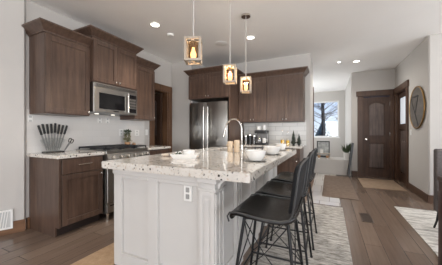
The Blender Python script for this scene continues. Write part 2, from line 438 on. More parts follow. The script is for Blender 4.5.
wall_poly('baseboard_near_left', [(P0[0] - 0.012, P0[1] + 0.006), (P0[0] + nx * 0.018, P0[1] - 0.004), (P1[0] + nx * 0.018, P1[1] + ny * 0.018), (P1[0] + nx * 0.0006, P1[1] + ny * 0.0006), (P0[0] + nx * 0.0006, P0[1] - 0.013)], 0, 0.138, M['base'])

# ------------------------------------------------------------------ windows and doors
wn = struct('window_1', MB().box(WX0, WX0 + 0.05, FY + 0.03, FY + 0.09, WZ0, WZ1).box(WX1 - 0.05, WX1, FY + 0.03, FY + 0.09, WZ0, WZ1)
            .box(WX0 + 0.05, WX1 - 0.05, FY + 0.03, FY + 0.09, WZ0, WZ0 + 0.05).box(WX0 + 0.05, WX1 - 0.05, FY + 0.03, FY + 0.09, WZ1 - 0.05, WZ1), M['vinyl'])
struct('window_pane', MB().box(WX0 + 0.05, WX1 - 0.05, FY + 0.055, FY + 0.063, WZ0 + 0.05, WZ1 - 0.05), M['pane'], wn)
struct('window_sill', MB().box(WX0 - 0.03, WX1 + 0.03, FY - 0.03, FY + 0.03, WZ0 - 0.025, WZ0 - 0.001), M['vinyl'], wn)

def arch_panel(m, x0, x1, z0, z1, rise, y0, y1):
    pts = [(x0, z0), (x1, z0), (x1, z1 - rise)]
    for k in range(1, 12):
        t = k / 12; pts.append((x1 + (x0 - x1) * t, z1 - rise + rise * math.sin(PI * t)))
    pts.append((x0, z1 - rise))
    m.prism(pts, 'y', y0, y1)

def panel_door(name, W, Z, loc, rz, glass=False):
    """door leaf in local x-z, front at y=0 (facing -y)"""
    root = bpy.data.objects.new(name, None); C.objects.link(root); root.location = loc; root.rotation_euler = (0, 0, rz); root['kind'] = 'structure'
    t = 0.042; st = 0.10
    m = MB()
    m.box(0, W, 0.026, t, 0, Z)
    m.box(0, st, 0, 0.026, 0, Z).box(W - st, W, 0, 0.026, 0, Z).box(st, W - st, 0, 0.026, 0, 0.22)
    if not glass:
        m.box(st, W - st, 0, 0.026, 0.90, 1.06)
        # arched head rail
        pts = [(st, Z), (st, Z - 0.19)]
        for k in range(1, 12):
            tt = k / 12; pts.append((st + (W - 2 * st) * tt, Z - 0.19 + 0.07 * math.sin(PI * tt)))
        pts += [(W - st, Z - 0.19), (W - st, Z)]
        m.prism(pts, 'y', 0, 0.026)
    else:
        m.box(st, W - st, 0, 0.026, 1.24, 1.36).box(st, W - st, 0, 0.026, Z - 0.10, Z)
    m.build('door_leaf', M['door'], root)
    if not glass:
        p = MB(); arch_panel(p, st + 0.03, W - st - 0.03, 1.09, Z - 0.15, 0.07, 0.006, 0.027)
        p.build('door_panel', M['doorpanel'], root)
        MB().box(st + 0.03, W - st - 0.03, 0.006, 0.027, 0.25, 0.87, 0.006).build('door_panel', M['doorpanel'], root)
    else:
        MB().box(st + 0.03, W - st - 0.03, 0.006, 0.027, 0.25, 1.21, 0.006).build('door_panel', M['doorpanel'], root)
        MB().box(st + 0.005, W - st - 0.005, 0.010, 0.0255, 1.37, Z - 0.11).build('door_glass', M['frost'], root)
    return root
d1 = panel_door('door_1', D1X1 - D1X0 - 0.04, D1Z - 0.03, (D1X0 + 0.02, YD + 0.025, 0.001), 0)
k = MB().lathe([(0, 0.0), (0.030, 0.0), (0.030, 0.006), (0.011, 0.01), (0.011, 0.03), (0.025, 0.04), (0.025, 0.052), (0, 0.058)]).build('door_knob', M['chrome'], d1)
k.location = (0.06, 0.0, 0.985); k.rotation_euler = (PI / 2, 0, 0)
for z_ in (0.25, 1.1, 1.85):
    MB().box(D1X1 - D1X0 - 0.047, D1X1 - D1X0 - 0.037, -0.012, 0.0, z_, z_ + 0.09).build('door_hinge', M['chrome'], d1)
# entry door faces -x
d2 = panel_door('door_2', EY1 - EY0 - 0.04, D1Z - 0.03, (XR + 0.045, EY1 - 0.02, 0.001), -PI / 2, True)
W2 = EY1 - EY0 - 0.04
MB().box(W2 - 0.095, W2 - 0.035, -0.03, 0, 1.10, 1.24, 0.006).build('door_keypad', M['chrome'], d2)
MB().cyl((W2 - 0.065, 0, 0.98), (W2 - 0.065, -0.012, 0.98), 0.03).cyl((W2 - 0.065, -0.012, 0.98), (W2 - 0.065, -0.055, 0.98), 0.010).box(W2 - 0.19, W2 - 0.055, -0.065, -0.045, 0.97, 0.99, 0.005).build('door_handle', M['chrome'], d2)
# pantry door faces +x
d3 = panel_door('door_3', DY1 - DY0 - 0.04, DZ - 0.03, (XL - 0.142 - (DY1 - DY0 - 0.04), DY1 - 0.075, 0.008), 0)
MB().cyl((0.055, 0, 1.16), (0.055, -0.016, 1.16), 0.028).build('door_deadbolt', M['chrome'], d3)
MB().cyl((0.055, 0, 1.0), (0.055, -0.012, 1.0), 0.028).cyl((0.055, -0.012, 1.0), (0.055, -0.05, 1.0), 0.009).box(0.045, 0.16, -0.058, -0.042, 0.992, 1.008, 0.004).build('door_handle', M['chrome'], d3)

# ------------------------------------------------------------------ cabinets
def shaker(m, x0, x1, z0, z1, y=0.0, t=0.02, st=0.058):
    m.box(x0, x1, y - t + 0.010, y, z0, z1)
    f0, f1 = y - t, y - t + 0.010
    m.box(x0, x0 + st, f0, f1, z0, z1, 0.0015).box(x1 - st, x1, f0, f1, z0, z1, 0.0015)
    m.box(x0 + st, x1 - st, f0, f1, z0, z0 + st, 0.0015).box(x0 + st, x1 - st, f0, f1, z1 - st, z1, 0.0015)
    return m
def knob_mesh(x, z, y=-0.02):
    m = MB(); m.cyl((x, y, z), (x, y - 0.016, z), 0.006).sph((x, y - 0.022, z), 0.015, (1, 0.7, 1), 12, 8); return m
def crown(m, w_, d_, z, prof, lo=True, ro=True):
    rows = []
    for o, dz in prof:
        xl = -o if lo else 0.0; xr = w_ + (o if ro else 0.0)
        rows.append([m.bm.verts.new(p) for p in ((xl, d_, z + dz), (xl, -o, z + dz), (xr, -o, z + dz), (xr, d_, z + dz))])
    for A, B in zip(rows, rows[1:]):
        for i in range(3): m.bm.faces.new((A[i], A[i + 1], B[i + 1], B[i]))
        m.bm.faces.new((A[3], A[0], B[0], B[3]))
    m.bm.faces.new(rows[0]); m.bm.faces.new(rows[-1][::-1])
    return m
CROWN = [(0.003, 0), (0.012, 0.0), (0.014, 0.014), (0.026, 0.022), (0.072, 0.080), (0.084, 0.086), (0.086, 0.104)]

def upper(label, loc, rz, w_, d_, z0, z1, doors, lo=True, ro=True, group='dark wood wall cabinets', knobs='mid', cr=True, rail=True):
    r = thing('wall_cabinet', label, 'cabinet', (loc[0], loc[1], z0), rz, group)
    h = z1 - z0
    b = MB().box(0, w_, 0.0, d_, 0, h)
    b.build('cabinet_body', M['cab'], r)
    gap = 0.003; n = doors; dw = (w_ - gap * (n + 1)) / n
    for i in range(n):
        x0 = gap + i * (dw + gap)
        dr = shaker(MB(), x0, x0 + dw, 0.012, h - 0.03, -0.001).build('door', M['cab'], r)
        kx = x0 + dw - 0.03 if (i % 2 == 0) else x0 + 0.03
        knob_mesh(kx, 0.05, -0.021).build('knob', M['chrome'], dr)
    if cr: crown(MB(), w_, d_, h, CROWN, lo, ro).build('crown_molding', M['cab'], r)
    return r
G = 0.002
xf = XL + 0.34
U1 = upper('dark wood wall cabinet nearest the camera, single tall door, beside the microwave', (xf, 1.44), PI / 2, 0.535, 0.335, 1.39, 2.335, 1, True, False)
U2 = upper('short dark wood wall cabinet with two doors above the microwave', (XL + 0.40, 1.978), PI / 2, 0.769, 0.395, 1.862, 2.475, 2, True, True)
U3 = upper('dark wood wall cabinet between the microwave and the pantry doorway', (xf, 2.75), PI / 2, 0.485, 0.335, 1.39, 2.335, 1, False, True)
# back wall
FYF = 4.08
UF = upper('dark wood cabinet with two doors above the refrigerator', (-2.748, FYF), 0, 0.943, YB - FYF - 0.005, 1.875, 2.395, 2, True, True)
UB1 = upper('dark wood wall cabinet on the back wall, right beside the refrigerator', (-1.772, 4.535), 0, 0.622, YB - 4.54, 1.38, 2.30, 2, False, False)
UB2 = upper('rightmost dark wood wall cabinet on the back wall, above the oil bottles', (-1.148, 4.535), 0, 0.702, YB - 4.54, 1.38, 2.30, 2, False, True)
tag(MB().box(-1.803, -1.775, FYF, YB - 0.003, 0, 2.39).build('cabinet_end_gable', M['cab']), 'tall dark wood end panel on the right side of the refrigerator', 'panel')

def base_unit(label, loc, rz, w_, d_, doors=1, endpanel=None, drawer=True, group='dark wood base cabinets'):
    r = thing('base_cabinet', label, 'cabinet', (loc[0], loc[1], 0), rz, group)
    top = 0.874
    MB().box(0.0, w_, 0.0, d_, 0.105, top).build('cabinet_body', M['cab'], r)
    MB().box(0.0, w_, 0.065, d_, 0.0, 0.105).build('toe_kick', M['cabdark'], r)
    if endpanel == 'lo':
        MB().prism([(-0.018, 0.105), (-0.018, top), (d_, top), (d_, 0), (0.055, 0), (0.055, 0.105)], 'x', -0.02, 0).build('end_panel', M['cab'], r)
    if endpanel == 'hi':
        MB().prism([(-0.018, 0.105), (-0.018, top), (d_, top), (d_, 0), (0.055, 0), (0.055, 0.105)], 'x', w_, w_ + 0.02).build('end_panel', M['cab'], r)
    gap = 0.004; n = doors; dw = (w_ - 2 * 0.012 - gap * (n - 1)) / n
    for i in range(n):
        x0 = 0.012 + i * (dw + gap)
        ztop = 0.685 if drawer else top - 0.012
        dr = shaker(MB(), x0, x0 + dw, 0.118, ztop, -0.001).build('door', M['cab'], r)
        knob_mesh(x0 + dw - 0.03 if i % 2 == 0 else x0 + 0.03, ztop - 0.04, -0.021).build('knob', M['chrome'], dr)
        if drawer:
            df = MB().box(x0, x0 + dw, -0.021, -0.001, 0.695, top - 0.012, 0.002).build('drawer', M['cab'], r)
            cx = x0 + dw / 2
            MB().tube([(cx - 0.085, -0.05, 0.79), (cx + 0.085, -0.05, 0.79)], 0.006).cyl((cx - 0.06, -0.021, 0.79), (cx - 0.06, -0.05, 0.79), 0.005).cyl((cx + 0.06, -0.021, 0.79), (cx + 0.06, -0.05, 0.79), 0.005).build('drawer_handle', M['chrome'], df)
    return r
XBF = XL + 0.605
base_unit('dark wood base cabinet under the knives, left of the range', (XBF, 1.46), PI / 2, 0.522, 0.60, 1, 'lo')
base_unit('dark wood base cabinet between the range and the pantry doorway', (XBF, 2.755), PI / 2, 0.56, 0.60, 1, 'hi')
YBF = 4.272
base_unit('dark wood back wall base cabinet nearest the refrigerator', (-1.772, YBF), 0, 0.424, 0.60, 1)
base_unit('dark wood back wall base cabinet under the coffee maker', (-1.346, YBF), 0, 0.424, 0.60, 1)
base_unit('dark wood back wall base cabinet at the hall end', (-0.920, YBF), 0, 0.424, 0.60, 1, 'hi')

# countertops
def slab(name, label, x0, x1, y0, y1, z0, z1, bev=0.004):
    return tag(MB().box(x0, x1, y0, y1, z0, z1, bev).build(name, M['granite']), label, 'countertop', 'speckled granite countertops')
ZC = 0.914
slab('countertop', 'speckled pale granite countertop under the knives, left of the range', XL + 0.010, XL + 0.645, 1.412, 1.984, 0.876, ZC)
slab('countertop', 'short granite countertop between the range and the pantry doorway', XL + 0.010, XL + 0.645, 2.752, 3.345, 0.876, ZC)
slab('countertop', 'granite countertop along the back wall under the coffee maker', -1.772, -0.445, 4.24, YB - 0.010, 0.876, ZC)

# ------------------------------------------------------------------ island
IX0, IX1, IY0, IY1 = -1.72, -0.745, 1.38, 3.43
isl = thing('kitchen_island', 'white panelled kitchen island in the middle of the kitchen', 'kitchen island', ((IX0 + IX1) / 2, IY0, 0))
ox, oy = (IX0 + IX1) / 2, IY0
def B(x0, x1, y0, y1, z0, z1, b=0.0, m=None):
    m = m or MB(); return m.box(x0 - ox, x1 - ox, y0 - oy, y1 - oy, z0, z1, b)
ZI = 0.851
# hollow-topped carcass: four sides and a floor, leaving room for the sink basin
m = MB()
B(IX0, IX1, IY0 + 0.022, IY0 + 0.05, 0, ZI, 0, m); B(IX0, IX1, IY1 - 0.03, IY1, 0, ZI, 0, m)
B(IX0, IX0 + 0.03, IY0 + 0.05, IY1 - 0.03, 0, ZI, 0, m); B(IX1 - 0.03, IX1, IY0 + 0.05, IY1 - 0.03, 0, ZI, 0, m)
B(IX0 + 0.03, IX1 - 0.03, IY0 + 0.05, IY1 - 0.03, 0.1, 0.13, 0, m)
m.build('island_body', M['white'], isl, False)
# front frame (stiles and rails in front of the recessed panels)
m = MB(); f0, f1 = IY0 - 0.006, IY0 + 0.022
for a_, b_ in ((IX0, -1.628), (-1.324, -1.225), (-0.853, -0.826)): B(a_, b_, f0, f1, 0, ZI, 0.003, m)
for a_, b_ in ((-1.628, -1.324), (-1.225, -0.853)):
    B(a_, b_, f0, f1, 0.775, ZI, 0.003, m); B(a_, b_, f0, f1, 0, 0.12, 0.003, m)
B(IX0, -0.826, f0 - 0.014, f0, 0.805, ZI, 0.003, m)
m.build('front_frame', M['white'], isl, False)
def pilaster(x0, x1, y0, y1, face):
    m = MB(); B(x0, x1, y0, y1, 0, ZI, 0.003, m)
    e = 0.014
    B(x0 - e, x1 + e, y0 - e, y1 + e, 0, 0.13, 0.004, m)             # plinth
    B(x0 - e * 0.8, x1 + e * 0.8, y0 - e * 0.8, y1 + e * 0.8, 0.755, 0.775, 0.004, m)   # necking
    B(x0 - e * 1.4, x1 + e * 1.4, y0 - e * 1.4, y1 + e * 1.4, 0.815, ZI, 0.004, m)      # capital
    if 'y' in face:
        w_ = x1 - x0
        for a_ in (0.0, w_ * 0.78): B(x0 + a_, x0 + a_ + w_ * 0.22, y0 - 0.010, y0, 0.13, 0.755, 0.002, m)
        B(x0 + w_ * 0.22, x0 + w_ * 0.78, y0 - 0.010, y0, 0.725, 0.755, 0.002, m); B(x0 + w_ * 0.36, x0 + w_ * 0.64, y0 - 0.008, y0, 0.13, 0.70, 0.002, m)
    if 'x' in face:
        d = y1 - y0
        for a_ in (0.0, d * 0.41, d * 0.82): B(x1, x1 + 0.010, y0 + a_, y0 + a_ + d * 0.18, 0.15, 0.745, 0.003, m)
    return m.build('pilaster', M['white'], isl, False)
pilaster(-0.822, -0.705, IY0 - 0.02, IY0 + 0.12, 'xy')
for y_ in (1.78, 2.27, 2.77, 3.28): pilaster(-0.7445, -0.72, y_, y_ + 0.13, 'x')
# seating-side rails
m = MB(); B(-0.7445, -0.732, IY0 + 0.125, IY1, 0, 0.12, 0.003, m); B(-0.7445, -0.732, IY0 + 0.125, IY1, 0.76, ZI, 0.003, m)
m.build('side_rail', M['white'], isl, False)
m = MB(); m.prism([(-0.704 - ox, 0.765), (-0.704 - ox, ZI - 0.001), (-0.645 - ox, ZI - 0.001), (-0.648 - ox, 0.835), (-0.675 - ox, 0.81), (-0.69 - ox, 0.775)], 'y', 0.02, 0.08)
m.build('corbel', M['white'], isl)
po = MB(); B(-0.985, -0.913, f0 + 0.016, f1 + 0.0005, 0.655, 0.775, 0.004, po)
op = po.build('outlet_plate', M['plate'], isl)
for z_ in (0.672, 0.722):
    po = MB(); B(-0.965, -0.933, f0 + 0.0145, f0 + 0.0165, z_, z_ + 0.036, 0.0008, po); po.build('outlet_socket', M['slot2'], op)

# island worktop with the sink cut-out
SX0, SX1, SY0, SY1 = -1.60, -1.225, 2.74, 3.30
TX0, TX1, TY0, TY1 = -1.812, -0.442, 1.32, 3.495
m = MB(); xs = [TX0, SX0, SX1, TX1]; ys = [TY0, SY0, SY1, TY1]
V = {}
for zi, z_ in enumerate((ZI + 0.001, ZC)):
    for i, x_ in enumerate(xs):
        for j, y_ in enumerate(ys): V[i, j, zi] = m.bm.verts.new((x_, y_, z_))
for i in range(3):
    for j in range(3):
        if (i, j) == (1, 1): continue
        for zi in (0, 1): m.bm.faces.new((V[i, j, zi], V[i + 1, j, zi], V[i + 1, j + 1, zi], V[i, j + 1, zi]))
for i in range(3):
    for j_ in (0, 3): m.bm.faces.new((V[i, j_, 0], V[i + 1, j_, 0], V[i + 1, j_, 1], V[i, j_, 1]))
    for i_ in (0, 3): m.bm.faces.new((V[i_, i, 0], V[i_, i + 1, 0], V[i_, i + 1, 1], V[i_, i, 1]))
for a, b in (((1, 1), (2, 1)), ((2, 1), (2, 2)), ((2, 2), (1, 2)), ((1, 2), (1, 1))):
    m.bm.faces.new((V[a[0], a[1], 0], V[b[0], b[1], 0], V[b[0], b[1], 1], V[a[0], a[1], 1]))
bmesh.ops.recalc_face_normals(m.bm, faces=m.bm.faces)
es = [e for e in m.bm.edges if e.calc_face_angle(0) > 1.2]
bmesh.ops.bevel(m.bm, geom=es, offset=0.004, segments=2, affect='EDGES')
tag(m.build('island_worktop', M['granite']), 'thick speckled pale granite worktop of the white island', 'countertop')
# sink
snk = thing('sink', 'stainless undermount sink set in the island worktop under the faucet', 'sink', ((SX0 + SX1) / 2, (SY0 + SY1) / 2, 0.66))
m = MB(); hx, hy = (SX1 - SX0) / 2 + 0.012, (SY1 - SY0) / 2 + 0.012; t = 0.006
m.box(-hx, hx, -hy, hy, 0, t).box(-hx, -hx + t, -hy, hy, t, 0.19).box(hx - t, hx, -hy, hy, t, 0.19).box(-hx + t, hx - t, -hy, -hy + t, t, 0.19).box(-hx + t, hx - t, hy - t, hy, t, 0.19)
m.build('basin', M['steel'], snk, False)
MB().cyl((0, 0, t), (0, 0, t + 0.004), 0.045).build('drain', M['steeldark'], snk)
# faucet
fa = thing('faucet', 'brushed nickel gooseneck pull-down faucet on the island worktop', 'faucet', (-1.15, 3.07, ZC))
MB().cyl((0, 0, 0), (0, 0, 0.012), 0.032, 0.030).cyl((0, 0, 0.012), (0, 0, 0.07), 0.022, 0.019).build('faucet_base', M['chrome'], fa)
pts = [(0, 0, 0.06), (0, 0, 0.30)]; R = 0.125
for k_ in range(1, 15):
    a = PI * k_ / 15 * 1.05; pts.append((-R + R * math.cos(a), -0.03 * k_ / 15, 0.30 + R * 1.2 * math.sin(a)))
MB().tube(pts, 0.0125, 10).build('faucet_neck', M['chrome'], fa)
e = Vector(pts[-1]); MB().cyl(e, e + Vector((-0.03, -0.002, -0.12)), 0.015, 0.019).build('spray_head', M['chrome'], fa)
MB().cyl((0.015, 0, 0.05), (0.05, 0, 0.055), 0.009).cyl((0.05, 0, 0.055), (0.075, 0, 0.13), 0.006).build('faucet_lever', M['chrome'], fa)

# ------------------------------------------------------------------ refrigerator
fr = thing('refrigerator', 'stainless steel french door refrigerator under dark wood cabinet', 'refrigerator', (-2.737, FYF, 0))
FW = 0.915; SPL = 0.437
MB().box(0.005, FW - 0.005, 0.06, 0.70, 0.03, 1.80).build('fridge_body', M['black'], fr)
MB().box(0.02, FW - 0.02, 0.08, 0.66, 0, 0.03).build('fridge_base', M['black'], fr)
def fdoor(x0, x1, z0, z1, nm, hx=None):
    d = MB().box(x0, x1, -0.01, 0.058, z0, z1, 0.008, 2).build(nm, M['steel'], fr)
    if hx is not None: MB().tube([(hx, -0.06, z0 + 0.08), (hx, -0.06, z1 - 0.10)], 0.013, 10).cyl((hx, -0.01, z0 + 0.14), (hx, -0.06, z0 + 0.14), 0.009).cyl((hx, -0.01, z1 - 0.16), (hx, -0.06, z1 - 0.16), 0.009).build('fridge_handle', M['chrome'], d)
    return d
fdoor(0.004, SPL - 0.003, 0.72, 1.80, 'fridge_door', SPL - 0.05)
fdoor(SPL + 0.003, FW - 0.004, 0.72, 1.80, 'fridge_door', SPL + 0.05)
fz = fdoor(0.004, FW - 0.004, 0.05, 0.714, 'freezer_drawer')
MB().tube([(0.08, -0.06, 0.64), (FW - 0.08, -0.06, 0.64)], 0.013, 10).cyl((0.14, -0.01, 0.64), (0.14, -0.06, 0.64), 0.009).cyl((FW - 0.14, -0.01, 0.64), (FW - 0.14, -0.06, 0.64), 0.009).build('fridge_handle', M['chrome'], fz)

# ------------------------------------------------------------------ microwave (local: x along wall, front at y=0 facing -y -> world +x)
mw = thing('microwave', 'stainless steel over-range microwave between dark wall cabinets', 'microwave', (XL + 0.425, 1.981, 1.452), PI / 2)
MWW, MWH = 0.762, 0.405
MB().box(0, MWW, 0.03, 0.41, 0.0, MWH).build('microwave_body', M['steeldark'], mw)
MB().box(0.0, MWW, 0.0, 0.029, MWH - 0.055, MWH, 0.003).build('vent_grille', M['steel'], mw)
for k_ in range(3): MB().box(0.04, MWW - 0.04, -0.003, 0.001, MWH - 0.045 + k_ * 0.012, MWH - 0.040 + k_ * 0.012).build('vent_slot', M['black'], mw)
md = MB().box(0.0, 0.575, 0.0, 0.029, 0.0, MWH - 0.058, 0.003).build('microwave_door', M['steel'], mw)
MB().box(0.08, 0.515, -0.003, 0.001, 0.05, 0.275, 0.002).build('door_window', M['blackglass'], md)
MB().tube([(0.555, -0.035, 0.03), (0.555, -0.035, 0.32)], 0.010, 8).cyl((0.555, 0, 0.05), (0.555, -0.035, 0.05), 0.007).cyl((0.555, 0, 0.30), (0.555, -0.035, 0.30), 0.007).build('door_handle', M['chrome'], md)
mp_ = MB().box(0.578, MWW, 0.0, 0.029, 0.0, MWH - 0.058, 0.003).build('control_panel', M['steel'], mw)
MB().box(0.605, 0.74, -0.003, 0.001, 0.255, 0.315).build('display', M['blackglass'], mp_)
MB().box(0.605, 0.74, -0.003, 0.001, 0.03, 0.095).build('keypad', M['blackglass'], mp_)
for r_ in range(3):
    for c_ in range(3): MB().box(0.61 + c_ * 0.045, 0.645 + c_ * 0.045, -0.004, 0.001, 0.11 + r_ * 0.045, 0.14 + r_ * 0.045, 0.002).build('button', M['steeldark'], mp_)
MB().box(0.31, 0.40, -0.0015, 0.001, 0.02, 0.035).build('badge', M['black'], md)
for x_ in (0.24, 0.52): MB().cyl((x_, 0.28, -0.006), (x_, 0.28, 0.0), 0.03, seg=12).build('hood_lamp', M['undercab'], mw)

# ------------------------------------------------------------------ range
rg = thing('range', 'stainless steel gas range with black grates against the left wall', 'range', (XL + 0.665, 1.988, 0), PI / 2)
RW = 0.758
MB().box(0, RW, 0.02, 0.640, 0.09, 0.885).build('range_body', M['steel'], rg)
MB().box(-0.0, RW, -0.005, 0.645, 0.886, 0.925, 0.003).build('cooktop', M['steel'], rg)
MB().prism([(-0.05, 0.745), (0.019, 0.745), (0.019, 0.884), (-0.016, 0.884), (-0.024, 0.876)], 'x', 0, RW).build('control_panel', M['steel'], rg, False)
for i in range(6):
    x_ = 0.075 + i * (RW - 0.15) / 5
    MB().cyl((x_, -0.033, 0.83), (x_, -0.072, 0.838), 0.025, 0.021, 14).box(x_ - 0.004, x_ + 0.004, -0.079, -0.069, 0.816, 0.862).build('knob', M['chrome'], rg)
od = MB().box(0.006, RW - 0.006, -0.02, 0.018, 0.235, 0.735, 0.004).build('oven_door', M['steel'], rg)
MB().box(0.13, RW - 0.13, -0.023, -0.018, 0.33, 0.60).build('oven_window', M['blackglass'], od)
MB().tube([(0.05, -0.075, 0.685), (RW - 0.05, -0.075, 0.685)], 0.014, 10).cyl((0.10, -0.02, 0.685), (0.10, -0.075, 0.685), 0.010).cyl((RW - 0.10, -0.02, 0.685), (RW - 0.10, -0.075, 0.685), 0.010).build('oven_handle', M['chrome'], od)
bd = MB().box(0.006, RW - 0.006, -0.01, 0.018, 0.10, 0.225, 0.003).build('kick_drawer', M['steel'], rg)
MB().box(0.05, RW - 0.05, -0.012, -0.008, 0.185, 0.200).build('drawer_slot', M['black'], bd)
for x_ in (0.05, RW - 0.05):
    for y_ in (0.04, 0.58): MB().cyl((x_, y_, 0), (x_, y_, 0.092), 0.018, 0.022, 12).build('leg', M['chrome'], rg)
for i in range(3):
    x0 = 0.012 + i * 0.245; x1 = x0 + 0.242
    m = MB()
    for a_ in (x0, x0 + 0.117, x1 - 0.012): m.box(a_, a_ + 0.012, 0.03, 0.60, 0.945, 0.965, 0.002)
    for b_ in (0.03, 0.17, 0.31, 0.45, 0.588): m.box(x0, x1, b_, b_ + 0.012, 0.945, 0.965, 0.002)
    for a_ in (x0, x1 - 0.012):
        for b_ in (0.03, 0.588): m.box(a_, a_ + 0.012, b_, b_ + 0.012, 0.9255, 0.945)
    m.build('grate', M['iron'], rg, False)
    for y_ in (0.17, 0.46): MB().cyl((x0 + 0.123, y_, 0.925), (x0 + 0.123, y_, 0.942), 0.045, 0.038, 16).build('burner', M['iron'], rg)

# ------------------------------------------------------------------ bar stools (front towards -x)
def surface(name, prof, half, edge_fn, mat, parent, thick=0.026, ny=9):
    """sheet swept along a profile of (x, z), half width per station; edge_fn lifts the sides"""
    bm = bmesh.new(); rows = []
    for i, (x, z) in enumerate(prof):
        row = []
        for j in range(ny):
            t = -1 + 2 * j / (ny - 1)
            dx, dz = edge_fn(i / (len(prof) - 1), t)
            row.append(bm.verts.new((x + dx, t * half[i], z + dz)))
        rows.append(row)
    for a, b in zip(rows, rows[1:]):
        for j in range(ny - 1): bm.faces.new((a[j], a[j + 1], b[j + 1], b[j]))
    bmesh.ops.recalc_face_normals(bm, faces=bm.faces)
    bmesh.ops.solidify(bm, geom=list(bm.faces), thickness=thick)
    me = bpy.data.meshes.new(name); bm.to_mesh(me); bm.free(); me.materials.append(mat)
    for p in me.polygons: p.use_smooth = True
    o = bpy.data.objects.new(name, me); C.objects.link(o); o.parent = parent
    sb = o.modifiers.new('smooth', 'SUBSURF'); sb.levels = 1; sb.render_levels = 1
    return o
def make_stool(label, loc, rz):
    r = thing('bar_stool', label, 'bar stool', loc, rz, 'black bar stools along the island')
    sp = [(-0.232, 0.600), (-0.236, 0.628), (-0.215, 0.650), (-0.16, 0.655), (-0.08, 0.648), (0.02, 0.640), (0.10, 0.642), (0.15, 0.655), (0.175, 0.685)]
    sh = [0.195, 0.205, 0.215, 0.225, 0.232, 0.235, 0.235, 0.232, 0.230]
    se = lambda s, t: (0.02 * t * t * (1 - s) * 0.8, 0.022 * t * t * min(1, s * 2.5))
    st = surface('seat', sp, sh, se, M['leather'], r, 0.03)
    bp = [(0.178, 0.680), (0.188, 0.72), (0.197, 0.78), (0.206, 0.85), (0.216, 0.93), (0.222, 0.985)]
    bh = [0.228, 0.232, 0.238, 0.243, 0.244, 0.236]
    be = lambda s, t: (-0.014 * t * t, 0.016 * (1 - s) - (0.02 * t ** 4 if s > 0.9 else 0))
    bk = surface('backrest', bp, bh, be, M['charcoal'], r, 0.028)
    # piping round the seat and round the back
    pts = []
    for i, ((x, z), h) in enumerate(zip(sp, sh)):
        dx, dz = se(i / 8, 1); pts.append((x + dx, -h - 0.002, z + dz - 0.004))
    MB().tube(pts, 0.0055, 6).build('piping', M['piping'], st)
    MB().tube([(a, -b, c) for a, b, c in pts], 0.0055, 6).build('piping', M['piping'], st)
    pb = []
    for i, ((x, z), h) in enumerate(zip(bp, bh)):
        dx, dz = be(i / 5, 1); pb.append((x + dx + 0.004, -h, z + dz))
    top = []
    for j in range(1, 9):
        t = -1 + 2 * j / 9; dx, dz = be(1, t); top.append((bp[-1][0] + dx + 0.004, t * bh[-1], bp[-1][1] + dz + 0.004))
    MB().tube(pb + top + [(a, -b, c) for a, b, c in reversed(pb)], 0.0055, 6).build('piping', M['piping'], bk)
    # base
    tops = {}; feet = {}
    for sx_ in (-1, 1):
        for sy_ in (-1, 1):
            a = (sx_ * 0.135, sy_ * 0.135, 0.612); b = (sx_ * 0.215 if sx_ < 0 else 0.205, sy_ * 0.205, 0.003)
            tops[sx_, sy_] = Vector(a); feet[sx_, sy_] = Vector(b)
            MB().cyl(b, a, 0.009, 0.010, 10).cyl((b[0], b[1], 0.0), (b[0], b[1], 0.012), 0.012, 0.012, 10).build('leg', M['legs'], r)
    at = lambda k_, z: tops[k_] + (feet[k_] - tops[k_]) * ((0.612 - z) / 0.609)
    MB().tube([tops[-1, -1], tops[1, -1], tops[1, 1], tops[-1, 1]], 0.008, 8, True).build('seat_frame', M['legs'], r)
    ring = [(-1, -1), (1, -1), (1, 1), (-1, 1)]
    for i in range(4):
        a, b = ring[i], ring[(i + 1) % 4]
        MB().tube([at(a, 0.23), at(b, 0.23)], 0.007, 8).build('foot_rail', M['legs'], r)
        mid = (at(a, 0.42) + at(b, 0.42)) / 2
        MB().tube([at(a, 0.60), mid, at(b, 0.60)], 0.004, 6).tube([at(a, 0.24), mid, at(b, 0.24)], 0.004, 6).build('cross_brace', M['legs'], r)
    return r
RZ = 0.014
s1 = make_stool('black bar stool nearest the camera, at the front corner of the island', (-0.352, 1.485, RZ), 0)
dup(s1, (-0.348, 2.02, RZ), 'middle black bar stool along the island', 0.03)
dup(s1, (-0.342, 2.585, RZ), 'black bar stool farthest from the camera, near the hall end of the island', -0.02)

# ------------------------------------------------------------------ rugs
def rug(name, label, x0, x1, y0, y1, t, mat, cat='rug'):
    return tag(MB().box(x0, x1, y0, y1, 0.0016, t, 0.003).build(name, mat), label, cat)
rug('area_rug', 'heathered grey runner rug under the black bar stools', -0.64, 0.185, 0.9, 3.92, RZ - 0.0005, M['rugstool'])
rug('area_rug', 'distressed cream and grey rug under the dining table', 0.915, 3.4, 1.0, 4.34, 0.012, M['rugright'])
rug('kitchen_mat', 'tan mat on the floor beside the left side of the island', -2.04, -1.71, 0.7, 1.95, 0.012, M['rugtan'], 'mat')
rug('runner_rug', 'taupe runner rug leading to the window hall', -0.12, 0.46, 4.49, 6.70, 0.012, M['runner'])
rug('door_mat', 'tan entry mat in front of the dark wood doors', 0.65, 1.39, 5.60, 6.68, 0.012, M['mattan'], 'mat')

